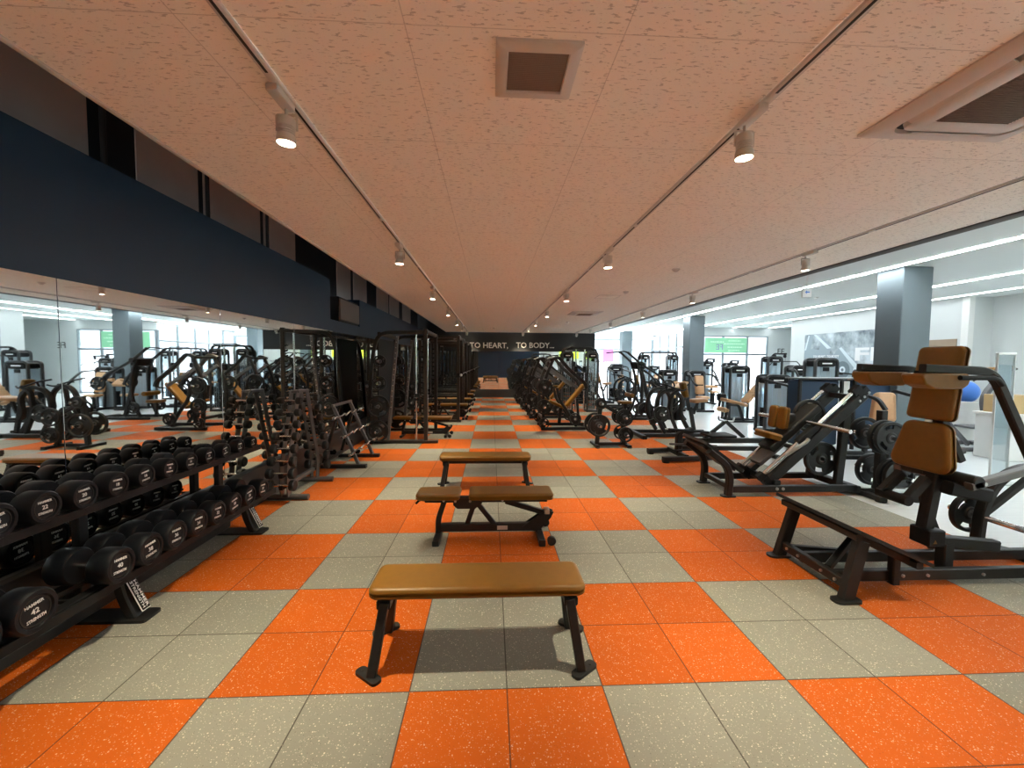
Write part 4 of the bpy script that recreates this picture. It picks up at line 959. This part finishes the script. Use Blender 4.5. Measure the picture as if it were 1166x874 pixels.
def pulldown(x, y, rz, label):
    t = thing('lever_pulldown_machine', label, 'pulldown machine', (0, 0, 0))
    part('base_rail', MB().bar((-.62, -.35, .045), (.85, -.28, .045), .08, .07).bar((-.62, .35, .045), (.85, .28, .045), .08, .07).bar((.85, -.45, .045), (.85, .45, .045), .08, .07), 'frame', t)
    for s in (-1, 1):
        part('upright', MB().bend([(-.35, s * .30, .06), (-.12, s * .30, .62), (-.16, s * .28, 1.30), (-.30, s * .26, 1.70)], .06, .09, .25, (0, 1, 0), 7), 'frame', t)
        part('lever', MB().bend([(-.62, s * .33, 2.0), (-.22, s * .32, 1.66), (.40, s * .34, 1.28), (.62, s * .36, .95)], .055, .075, .2, (0, 1, 0), 7), 'frame', t)
        part('handle', MB().tube([(-1.05, s * .36, 1.98), (-.72, s * .34, 2.02), (-.58, s * .33, 1.97)], .018, .05), 'plastic', t)
        part('plate_horn', MB().cyl((.55, s * .36, 1.02), (.55, s * .70, 1.02), .022, 12), 'chrome', t)
    part('pivot', MB().cyl((-.20, -.36, 1.66), (-.20, .36, 1.66), .07, 18, .01).box((-.16, 0, 1.60), (.28, .40, .22), ch=.03), 'frame', t)
    part('spine', MB().bar((.30, 0, .06), (-.10, 0, 1.55), .09, .10, X_), 'frame', t)
    part('seat_pad', MB().pad((-.55, 0, .50), X_, Y_, .40, .36, .08, .09, .03), 'tan', t)
    part('thigh_roller', MB().cyl((-.42, -.28, .72), (-.42, .28, .72), .065, 18, .02), 'tan', t)
    part('seat_post', MB().bar((-.55, 0, .06), (-.55, 0, .47), .07, .07, X_).bar((-.38, 0, .5), (-.38, 0, .72), .05, .05, X_).bar((-.6, 0, .08), (.3, 0, .08), .07, .07), 'frame', t)
    t.location = (x, y, 0); t.rotation_euler = (0, 0, rz)
    Rm = Matrix.Rotation(rz, 3, 'Z')
    for s in (-1, 1):
        p = V((x, y, 0)) + Rm @ V((.55, s * .52, 1.02)); plate(.19, .05, p, rz, 'black plate, %s lever, on the %s' % (('near', 'far')[s > 0], label.split(',')[0]))
        p = V((x, y, 0)) + Rm @ V((-.30, s * .46, .35)); plate(.16, .05, p, rz, 'black plate stored low, %s side, on the %s' % (('near', 'far')[s > 0], label.split(',')[0]))
    return t
pulldown(4.50, 10.3, .0, 'tall pulldown, long levers, behind the arched row machine')
def incline_press(x, y, rz, label):
    """user lies facing -x / up, plates on the -x side uprights"""
    t = thing('incline_press_machine', label, 'press machine', (0, 0, 0))
    for s in (-1, 1):
        part('base_rail', MB().bar((-.05, s * .42, .045), (1.15, s * .34, .045), .08, .07), 'frame', t)
        part('front_post', MB().bend([(.02, s * .44, .05), (-.02, s * .44, .60), (.02, s * .42, 1.25), (.22, s * .38, 1.72)], .07, .09, .3, (0, 1, 0), 7), 'frame', t)
        part('press_arm', MB().bend([(.15, s * .40, 1.74), (.36, s * .40, 1.82), (.62, s * .42, 1.52), (1.02, s * .44, 1.18), (1.06, s * .44, 1.05)], .075, .095, .08, (0, 1, 0), 5), 'frame', t)
        part('link_arm', MB().bar((.12, s * .34, 1.55), (.85, s * .36, 1.06), .05, .07), 'graymetal', t)
        part('curved_brace', MB().bend([(.35, s * .30, 1.05), (.42, s * .30, .72), (.60, s * .30, .50), (.85, s * .28, .08)], .06, .08, .2, (0, 1, 0), 6), 'frame', t)
        part('handle', MB().tube([(1.04, s * .44, 1.10), (1.10, s * .30, 1.02), (1.06, s * .16, 1.0)], .018, .04), 'plastic', t)
        for z in (1.08, .60, .20): part('plate_horn', MB().cyl((.0, s * .46, z), (.0, s * .74, z), .022, 12), 'chrome', t)
    part('cross_bar', MB().bar((0, -.44, .30), (0, .44, .30), .07, .07).bar((1.12, -.40, .045), (1.12, .40, .045), .08, .07).bar((.22, -.40, 1.74), (.22, .40, 1.74), .07, .07), 'frame', t)
    part('seat_pad', MB().pad((.42, 0, .60), V((1, 0, -.42)), Y_, .50, .30, .07, .06, .025), 'tan', t, 'tan leather seat pad')
    part('back_pad', MB().pad((.86, 0, .84), V((.46, 0, .56)), Y_, .72, .28, .08, .05, .028), 'tan', t, 'tan leather back pad')
    part('pad_post', MB().bar((.46, 0, .08), (.50, 0, .52), .07, .08, X_).bar((.98, 0, .06), (.92, 0, .76), .05, .06, X_).bar((.0, 0, .10), (1.1, 0, .10), .07, .07), 'frame', t)
    t.location = (x, y, 0); t.rotation_euler = (0, 0, rz)
    Rm = Matrix.Rotation(rz, 3, 'Z'); nm = label.split(',')[0]
    for s in (-1, 1):
        for z, r, w in ((1.08, .20, 'high'), (.60, .185, 'middle'), (.20, .13, 'low')):
            plate(r, .05, V((x, y, 0)) + Rm @ V((0, s * .58, z)), rz, 'black plate, %s %s horn, on the %s' % (('near', 'far')[s > 0], w, nm))
    for s in (-1, 1): plate(.15, .05, V((x, y, 0)) + Rm @ V((.80, s * .40, .28)), rz, 'black plate, %s rear peg, on the %s' % (('near', 'far')[s > 0], nm))
    return t
incline_press(1.20, 8.55, 0, 'nearest incline press, tan pads, beside the aisle')
incline_press(1.10, 10.7, 0, 'second incline press, tan pads, along the aisle')
incline_press(1.05, 13.0, 0, 'third incline press, tan pads, along the aisle')
incline_press(1.0, 15.2, 0, 'last incline press, beside the end wall mirror')
lever_row(4.2, 13.3, 'second lever row, beyond the cable station')
lever_row(3.2, 15.0, 'third lever row, close to the end wall')
pulldown(3.75, 16.6, 0, 'farthest pulldown, near the black end wall')

# ================================================================== SELECTORIZED MACHINES IN THE HALL
def stack_tower(t, cx, cy, h, w, d=.36, m='hallmetal', sh='shroud'):
    for s in (-1, 1):
        y = cy + s * d / 2
        part('tower_frame', MB().bend([(cx - w / 2, y, .04), (cx - w / 2, y, h), (cx + w / 2, y, h), (cx + w / 2, y, .04)], .055, .075, .12, (0, 1, 0), 7), m, t)
    part('base', bx(cx - w / 2 - .03, cx + w / 2 + .03, cy - d / 2 - .05, cy + d / 2 + .05, .0, .07, .01), m, t)
    fr = cy - d / 2 + .01
    s_ = part('shroud', bx(cx - w / 2 + .04, cx + w / 2 - .04, fr, fr + .012, .10, h - .20, .002), sh, t, 'pale front shroud')
    ln = MB()
    for k in range(1, 4): x = cx - w / 2 + .04 + k * (w - .08) / 4; quadbox(ln, x - .006, x + .006, fr - .004, fr + .004, .11, h - .21, .001)
    part('shroud_rib', ln, 'shroudline', s_)
    part('rear_shroud', bx(cx - w / 2 + .04, cx + w / 2 - .04, cy + d / 2 - .022, cy + d / 2 - .01, .10, h - .20, .002), sh, t, 'pale rear shroud')
    cap = part('top_cap', bx(cx - w / 2 + .035, cx + w / 2 - .035, cy - d / 2 - .03, cy + d / 2 + .03, h - .20, h - .03, .03), 'plastic', t)
    part('label_strip', bx(cx - w * .22, cx + w * .22, cy - d / 2 - .034, cy - d / 2 - .029, h - .13, h - .10, .001), 'mark', cap, 'white label strip')
    part('holder', bx(cx - w * .14, cx + w * .14, fr - .02, fr, h - .31, h - .21, .004), 'plastic', t)
    ws = MB()
    for k in range(12): quadbox(ws, cx - w / 2 + .07, cx + w / 2 - .07, cy - d / 2 + .05, cy + d / 2 - .05, .12 + k * .04, .155 + k * .04, .003)
    part('weight_stack', ws, 'plastic', t)
def sel(x, y, rz, label, kind, h=1.6, w=.56, cat='weight machine'):
    t = thing({'legext': 'leg_extension_machine', 'press': 'chest_press_machine', 'curl': 'arm_curl_machine', 'pull': 'cable_pulldown_machine', 'tower': 'weight_stack_machine', 'row': 'seated_row_machine'}[kind], label, cat, (0, 0, 0))
    stack_tower(t, 0, 0, h, w)
    if kind == 'legext':   # user faces -x, station in front of the stack
        y0 = -.48
        part('seat_pad', MB().pad((-.33, y0, .57), V((1, 0, -.25)), Y_, .72, .36, .09, .09, .03), 'tan_daylit', t, 'tan seat pad')
        part('back_pad', MB().pad((.10, y0, .70), V((.52, 0, .62)), Y_, .34, .36, .09, .06, .03).pad((.31, y0, .95), V((.52, 0, .62)), Y_, .36, .36, .09, .06, .03), 'tan_daylit', t, 'tan back pad')
        part('head_pad', MB().pad((.50, y0, 1.20), V((.2, 0, 1)), Y_, .24, .26, .09, .05, .03), 'tan_daylit', t, 'tan head pad')
        part('roller', MB().cyl((-.66, y0 - .24, .36), (-.66, y0 + .20, .36), .075, 20, .03), 'tan_daylit', t, 'tan ankle roller')
        part('lever', MB().bar((-.66, y0 + .20, .36), (-.62, y0 + .20, .72), .05, .06, X_).box((-.58, y0 + .22, .70), (.24, .16, .24), ch=.05), 'plastic', t)
        part('station_frame', MB().bend([(-.70, y0 - .2, .04), (-.62, y0 - .2, .52), (-.3, y0 - .2, .50), (-.15, y0 - .2, .04)], .06, .08, .08).bar((-.70, y0 - .2, .04), (.75, y0 - .2, .04), .07, .06).bar((.45, y0, .04), (.36, y0, .86), .06, .07, X_).bar((-.4, y0 + .2, .04), (.7, y0 + .2, .04), .07, .06).bar((.70, y0 - .26, .04), (.70, .2, .04), .07, .06), 'frame', t)
        part('side_handle', MB().tube([(.30, y0 - .26, .50), (.45, y0 - .30, .50), (.50, y0 - .30, .35)], .018, .05), 'plastic', t)
    elif kind in ('press', 'curl', 'row'):
        y0 = -.62
        part('seat_pad', MB().pad((0, y0, .50), Y_, X_, .40, .38, .08, .09, .03), 'tan_daylit', t, 'tan seat pad')
        part('seat_post', MB().bar((0, y0, .05), (0, y0, .47), .08, .08, X_).bar((0, y0 - .25, .04), (0, -.1, .04), .08, .07).bar((-.3, y0 - .22, .04), (.3, y0 - .22, .04), .07, .07), 'frame', t)
        if kind == 'press':
            part('back_pad', MB().pad((0, y0 + .26, .92), V((0, .18, 1)), X_, .66, .32, .09, .06, .03), 'tan_daylit', t, 'tan back pad')
            part('back_post', MB().bar((0, y0 + .38, .05), (0, y0 + .42, 1.2), .07, .07, X_), 'frame', t)
            for s in (-1, 1):
                part('press_arm', MB().bend([(s * .30, -.10, h - .1), (s * .42, y0 + .1, h - .12), (s * .44, y0 - .25, 1.0), (s * .40, y0 - .38, .92)], .05, .06, .12, (1, 0, 0)), 'frame', t)
                part('grip', MB().cyl((s * .44, y0 - .38, .95), (s * .20, y0 - .40, .95), .02, 12), 'plastic', t)
        elif kind == 'curl':
            part('elbow_pad', MB().pad((0, y0 - .22, .92), V((0, -.75, -.5)), X_, .34, .52, .10, .05, .03), 'tan_daylit', t, 'tan elbow pad')
            part('pad_post', MB().bar((0, y0 - .22, .05), (0, y0 - .2, .88), .07, .07, X_), 'frame', t)
            for s in (-1, 1):
                part('roller_pad', MB().cyl((s * .10, y0 - .42, 1.02), (s * .28, y0 - .42, 1.02), .055, 16, .02), 'tan_daylit', t, 'tan roller')
                part('arm', MB().tube([(s * .32, y0 - .2, .86), (s * .34, y0 - .44, 1.05), (s * .10, y0 - .46, 1.10)], .02, .05), 'frame', t)
        else:
            part('chest_pad', MB().pad((0, y0 - .30, .98), Z_, X_, .36, .26, .09, .05, .03), 'tan_daylit', t, 'tan chest pad')
            part('chest_post', MB().bar((0, y0 - .40, .05), (0, y0 - .36, .95), .07, .07, X_), 'frame', t)
            for s in (-1, 1): part('row_arm', MB().bend([(s * .30, -.05, h - .1), (s * .36, y0 - .45, h - .2), (s * .34, y0 - .55, 1.0)], .05, .06, .12, (1, 0, 0)).cyl((s * .34, y0 - .55, 1.05), (s * .34, y0 - .55, .88), .02), 'frame', t)
    elif kind == 'pull':
        y0 = -.62
        part('boom', MB().bend([(0, .05, h - .05), (0, -.15, h + .12), (0, -.70, h + .10)], .06, .08, .10, (1, 0, 0)), 'frame', t)
        part('pulley', MB().cyl((-.02, -.66, h + .02), (.02, -.66, h + .02), .06, 18).cyl((-.02, -.15, h + .03), (.02, -.15, h + .03), .06, 18), 'plastic', t)
        part('pull_bar', MB().tube([(-.55, -.68, h - .30), (-.42, -.68, h - .16), (.42, -.68, h - .16), (.55, -.68, h - .30)], .016, .05).cyl((0, -.68, h - .16), (0, -.68, h - .02), .006), 'frame', t)
        part('seat_pad', MB().pad((0, y0 - .1, .52), Y_, X_, .40, .36, .08, .09, .03), 'tan_daylit', t, 'tan seat pad')
        part('thigh_roller', MB().cyl((-.26, y0 + .08, .72), (.26, y0 + .08, .72), .06, 18, .02), 'tan_daylit', t, 'tan thigh roller')
        part('seat_post', MB().bar((0, y0 - .1, .05), (0, y0 - .1, .49), .08, .08, X_).bar((0, y0 + .1, .05), (0, y0 + .1, .72), .06, .06, X_).bar((0, y0 - .3, .04), (0, -.1, .04), .08, .07), 'frame', t)
    t.location = (x, y, 0); t.rotation_euler = (0, 0, rz)
    return t
sel(7.25, 10.1, 0, 'leg extension machine with tan pads in front of the green banner window', 'legext', 1.60)
sel(6.90, 7.95, .0, 'weight machine with pale shroud and round pad behind the hack press', 'row', 1.40, .58)
sel(9.8, 11.0, 0, 'low chest press machine with pale shroud under the poster', 'press', 1.62, .50)
sel(8.40, 8.3, 0, 'taller machine with black cap directly below the poster', 'tower', 1.82, .58)
sel(10.0, 12.5, 0, 'high cable pulldown machine under the small FE letters', 'pull', 1.93, .50)
sel(6.40, 13.0, 0, 'arm curl machine with tan rollers left of the middle column', 'curl', 1.42, .50)
sel(7.27, 12.7, 0, 'chest press machine with stacked tan pads just before the middle column', 'press', 1.40, .56)
sel(9.05, 15.35, 0, 'dark tall cable tower standing right beside the middle column', 'pull', 1.75, .42)
sel(11.2, 17.2, 0, 'far cable machine in front of the banner window', 'pull', 1.7, .5)
sel(12.0, 12.4, PI / 2, 'seated row machine against the poster wall', 'row', 1.5, .5)
sel(11.6, 10.4, PI / 2, 'arm curl machine against the poster wall by the brown door', 'curl', 1.5, .5)
sel(9.6, 17.0, 0, 'chest press machine far behind the cable tower', 'press', 1.5, .5)
sel(5.5, 16.6, 0, 'weight machine near the farthest column with tan pads', 'row', 1.5, .55)
sel(6.3, 19.0, 0, 'chest press machine beyond the farthest lever row', 'press', 1.6, .55)
sel(9.2, 21.5, 0, 'weight machine before the side window', 'curl', 1.5, .55)
sel(6.0, 22.6, 0, 'cable pulldown machine beneath the pink banner', 'pull', 1.9, .55)
def multi_cable(x, y, label, w=1.3, h=2.15):
    t = thing('cable_station', label, 'cable machine', (0, 0, 0))
    stack_tower(t, -w / 2, 0, h - .12, .34, .42, sh='acrylic'); stack_tower(t, w / 2, 0, h - .12, .34, .42, sh='acrylic')
    for s in (-1, 1): part('top_tube', MB().bend([(-w / 2 - .15, s * .16, h - .35), (-w / 2 - .12, s * .16, h), (w / 2 + .12, s * .16, h), (w / 2 + .15, s * .16, h - .35)], .06, .07, .15, (0, 1, 0), 7), 'frame', t)
    for s in (-1, 1):
        part('slide_post', MB().cyl((s * (w / 2 - .28), -.18, .06), (s * (w / 2 - .28), -.18, h - .02), .03, 14), 'chrome', t)
        part('slide_carriage', bx(s * (w / 2 - .28) - .05, s * (w / 2 - .28) + .05, -.25, -.11, 1.35, 1.55, .01).cyl((s * (w / 2 - .28), -.26, 1.42), (s * (w / 2 - .28), -.22, 1.42), .06, 16), 'plastic', t)
        part('cable', MB().tube([(s * (w / 2 - .28), -.24, 1.40), (s * (w / 2 - .4), -.30, 1.15), (s * (w / 2 - .42), -.30, .95)], .006, .05), 'plastic', t)
        part('grip', MB().tube([(s * (w / 2 - .48), -.30, .95), (s * (w / 2 - .42), -.30, .88), (s * (w / 2 - .36), -.30, .95)], .014), 'plastic', t)
    part('pull_up_bar', MB().tube([(-.45, -.16, h - .02), (-.35, -.40, h + .05), (.35, -.40, h + .05), (.45, -.16, h - .02)], .018, .06), 'frame', t)
    t.location = (x, y, 0); return t
multi_cable(2.93, 12.2, 'double cable station with tubular top beyond the incline presses', w=.86)
multi_cable(7.4, 16.4, 'wide double cable station left of the middle column')
# dark shrouded dual machine behind the hack press
t = thing('dual_stack_machine', 'wide dark cabinet weight machine behind the hack press rods', 'weight machine', (6.9, 5.7, 0))
for x in (6.28, 7.38):
    part('cabinet', bx(x - .40, x + .40, 5.70, 6.06, .10, 1.38, .03), 'navy', t, 'dark blue cabinet')
    part('cabinet_frame', MB().bend([(x - .42, 5.68, .03), (x - .42, 5.68, 1.40), (x + .42, 5.68, 1.40), (x + .42, 5.68, .03)], .05, .06, .06, (0, 1, 0)), 'frame', t)
part('top_board', bx(5.86, 7.82, 5.62, 6.10, 1.40, 1.425, .008), 'graymetal', t)
part('middle_strip', bx(6.76, 6.90, 5.72, 5.74, .6, 1.36, .004), 'white', t, 'white label panel')
part('base_rail', MB().bar((5.86, 5.3, .04), (7.8, 5.3, .04), .08, .07).bar((5.9, 5.3, .04), (5.9, 6.1, .04), .08, .07).bar((7.76, 5.3, .04), (7.76, 6.1, .04), .08, .07), 'frame', t)
part('seat_pad', MB().pad((6.85, 5.28, .52), X_, Y_, .36, .36, .08, .08, .03), 'tan_daylit', t, 'tan seat pad')
part('roller', MB().cyl((5.85, 5.40, .62), (6.12, 5.40, .62), .065, 18, .02).cyl((7.05, 5.30, .66), (7.3, 5.30, .66), .065, 18, .02), 'tan_daylit', t, 'tan roller')
part('seat_post', MB().bar((6.85, 5.28, .05), (6.85, 5.28, .48), .07, .07, X_).tube([(5.85, 5.42, .62), (6.5, 5.42, .55), (6.85, 5.3, .30)], .025, .1), 'frame', t)
# tan seated machine beside the nearest column
t = thing('chest_press_machine', 'seated machine with a big daylit tan back pad beside the nearest column', 'press machine', (6.35, 4.6, 0))
part('back_pad', MB().pad((6.40, 4.50, .98), V((.12, .10, 1)), V((1, -.25, 0)), .50, .36, .11, .07, .035, w2=.30), 'tan_daylit', t, 'daylit tan back pad')
part('seat_pad', MB().pad((6.25, 4.22, .50), V((.25, 1, 0)), V((1, -.25, 0)), .40, .40, .09, .09, .03), 'tan_daylit', t, 'daylit tan seat pad')
part('frame', MB().bar((6.42, 4.62, .04), (6.46, 4.62, 1.15), .08, .08, X_).bar((6.25, 4.22, .04), (6.25, 4.22, .46), .08, .08, X_).bar((6.2, 3.9, .04), (6.5, 5.0, .04), .08, .07).bar((5.95, 4.0, .04), (6.5, 3.9, .04), .08, .07).bar((6.1, 5.0, .04), (6.9, 4.9, .04), .08, .07), 'frame', t)
for s in (-1, 1): part('press_arm', MB().bend([(6.46 + s * .34, 4.9, .30), (6.42 + s * .38, 4.75, 1.25), (6.28 + s * .40, 4.05, 1.15), (6.24 + s * .34, 3.95, 1.0)], .05, .06, .12, (1, 0, 0)), 'frame', t)
# far right: bent frame trainer, blue ball, white tub, acrylic stand, carton
t = thing('leg_curl_machine', 'bent gray frame machine behind the clear acrylic stand', 'weight machine', (9.850, 5.900, 0))
part('base_rail', MB().bar((9.050, 5.600, .04), (10.950, 5.600, .04), .09, .07).bar((9.050, 6.300, .04), (10.950, 6.300, .04), .09, .07).bar((10.150, 5.500, .04), (10.150, 6.400, .04), .09, .07), 'graymetal', t)
part('bent_post', MB().bend([(10.200, 5.950, .05), (10.050, 5.950, .55), (9.950, 5.950, 1.05), (10.200, 5.950, 1.35), (10.150, 5.950, 1.55)], .09, .11, .3, (0, 1, 0), 7), 'graymetal', t)
part('brace', MB().bar((9.150, 5.950, .60), (9.700, 5.950, .06), .06, .07, X_), 'graymetal', t)
part('step_plate', bx(9.65, 10.25, 5.7, 6.2, .40, .45, .01), 'graymetal', t)
part('motor_box', bx(10.1, 10.45, 5.75, 6.15, .30, .75, .03), 'plastic', t)
part('top_arm', MB().bar((9.150, 5.920, 1.55), (10.550, 5.920, 1.62), .07, .08).tube([(9.550, 5.800, 1.38), (9.950, 5.800, 1.62), (10.450, 5.800, 1.62)], .02, .06), 'graymetal', t)
part('grip', MB().cyl((9.500, 5.700, 1.60), (10.250, 5.700, 1.66), .03, 12), 'tan', t, 'brown grip')
solo('exercise_ball', MB().lathe((10.57, 6.8, 1.09), (0, 0, 1), [(max(.001, .25 * math.sin(PI * k / 14)), -.25 * math.cos(PI * k / 14)) for k in range(15)], 24, cap=False), 'blue', 'blue ball seen between the tan pads and the acrylic stand', 'ball', (10.57, 6.8, .85))
t = thing('ball_rack', 'white tub stand carrying the blue ball', 'stand', (10.57, 6.8, 0))
part('tub', MB().lathe((10.57, 6.8, .30), (0, 0, 1), [(.001, 0), (.30, 0), (.36, .53), (.37, .58), (.34, .58), (.33, .53)], 28, cap=False), 'white', t); part('rim', MB().lathe((10.57, 6.8, .86), (0, 0, 1), [(.33, 0), (.39, 0), (.39, .03), (.33, .03), (.33, 0)], 28, cap=False), 'white', t)
part('pedestal', MB().cyl((10.57, 6.8, 0), (10.57, 6.8, .30), .26, 24, .02), 'white', t)
t = thing('acrylic_stand', 'tall clear acrylic notice stand at the right beyond the squat machine', 'stand', (7.2, 3.5, 0))
part('panel', bx(7.07, 7.33, 3.49, 3.51, .02, 1.84, .003), 'acrylic', t, 'clear panel'); part('side_edge', bx(7.06, 7.075, 3.485, 3.515, .0, 1.85, .003), 'white', t); part('side_edge', bx(7.325, 7.34, 3.485, 3.515, .0, 1.85, .003), 'white', t)
part('top_clip', bx(7.06, 7.34, 3.48, 3.52, 1.84, 1.87, .004), 'white', t); part('base', bx(7.0, 7.4, 3.35, 3.65, 0, .025, .01), 'steel', t)
part('insert_sheet', bx(7.09, 7.31, 3.512, 3.516, .55, 1.70, .001), 'postlight', t, 'pale printed sheet')
t = thing('counter', 'white counter under the cardboard box at the right edge', 'counter', (9.6, 5.0, 0))
part('body', bx(8.95, 10.2, 4.72, 5.25, .0, .80, .01), 'white', t); part('top', bx(8.92, 10.23, 4.69, 5.28, .80, .84, .006), 'white', t)
t = thing('cardboard_box', 'brown cardboard box on the white counter at the right edge', 'box', (9.3, 5.0, .84))
part('carton', bx(9.03, 9.55, 4.76, 5.20, .84, 1.16, .006), 'card', t); part('tape', bx(9.26, 9.32, 4.758, 5.202, 1.0, 1.162, .002), 'brown', t)
# ================================================================== CAMERA, SKY, RENDER SETTINGS
f, yaw, pitch, roll, cx, cy, cz = 475.389, .0498762, .0531727, .0072748, -.0886714, -2.0744569, 1.6907403
fw = V((math.sin(yaw) * math.cos(pitch), math.cos(yaw) * math.cos(pitch), -math.sin(pitch)))
r0 = V((math.cos(yaw), -math.sin(yaw), 0)); u0 = r0.cross(fw)
rr = r0 * math.cos(roll) + u0 * math.sin(roll); uu = u0 * math.cos(roll) - r0 * math.sin(roll)
cam = bpy.data.cameras.new('camera'); cam.sensor_width = 36.; cam.lens = f / 1166 * 36.; cam.clip_start = .02; cam.clip_end = 200
co = bpy.data.objects.new('camera', cam); COL.objects.link(co)
co.matrix_world = Matrix((rr, uu, -fw)).transposed().to_4x4(); co.location = (cx, cy, cz)
sc.camera = co
w = bpy.data.worlds.new('sky'); sc.world = w; w.use_nodes = True
b = w.node_tree.nodes['Background']; b.inputs[1].default_value = 1.
nt = w.node_tree; tc = nt.nodes.new('ShaderNodeTexCoord'); sp = nt.nodes.new('ShaderNodeSeparateXYZ'); nt.links.new(tc.outputs['Generated'], sp.inputs[0])
cr = nt.nodes.new('ShaderNodeValToRGB'); mr = nt.nodes.new('ShaderNodeMapRange'); mr.inputs[1].default_value = -.4; mr.inputs[2].default_value = .6
nt.links.new(sp.outputs[2], mr.inputs[0]); nt.links.new(mr.outputs[0], cr.inputs[0])
# ground, hazy town at the horizon, bright overcast sky above
for k, (p_, c_) in enumerate(((0., (.10, .10, .095)), (.38, (.10, .105, .11)), (.41, (.045, .052, .058)), (.50, (.055, .064, .072)), (.56, (.5, .56, .60)), (1., (.90, .96, 1.)))):
    e = cr.color_ramp.elements[k] if k < 2 else cr.color_ramp.elements.new(p_)
    e.position = p_; e.color = (*c_, 1)
vm = nt.nodes.new('ShaderNodeVectorMath'); vm.operation = 'SCALE'; vm.inputs['Scale'].default_value = SKY_W
nt.links.new(cr.outputs[0], vm.inputs[0]); nt.links.new(vm.outputs[0], b.inputs[0])
sc.view_settings.view_transform = 'Standard'; sc.view_settings.look = 'None'; sc.view_settings.gamma = 1.; sc.view_settings.use_curve_mapping = False
sc.view_settings.exposure = EXPO
cy_ = sc.cycles; cy_.use_denoising = True; cy_.max_bounces = 8; cy_.diffuse_bounces = 5; cy_.glossy_bounces = 5; cy_.transparent_max_bounces = 12; cy_.sample_clamp_indirect = 6.; cy_.caustics_reflective = True; cy_.caustics_refractive = False
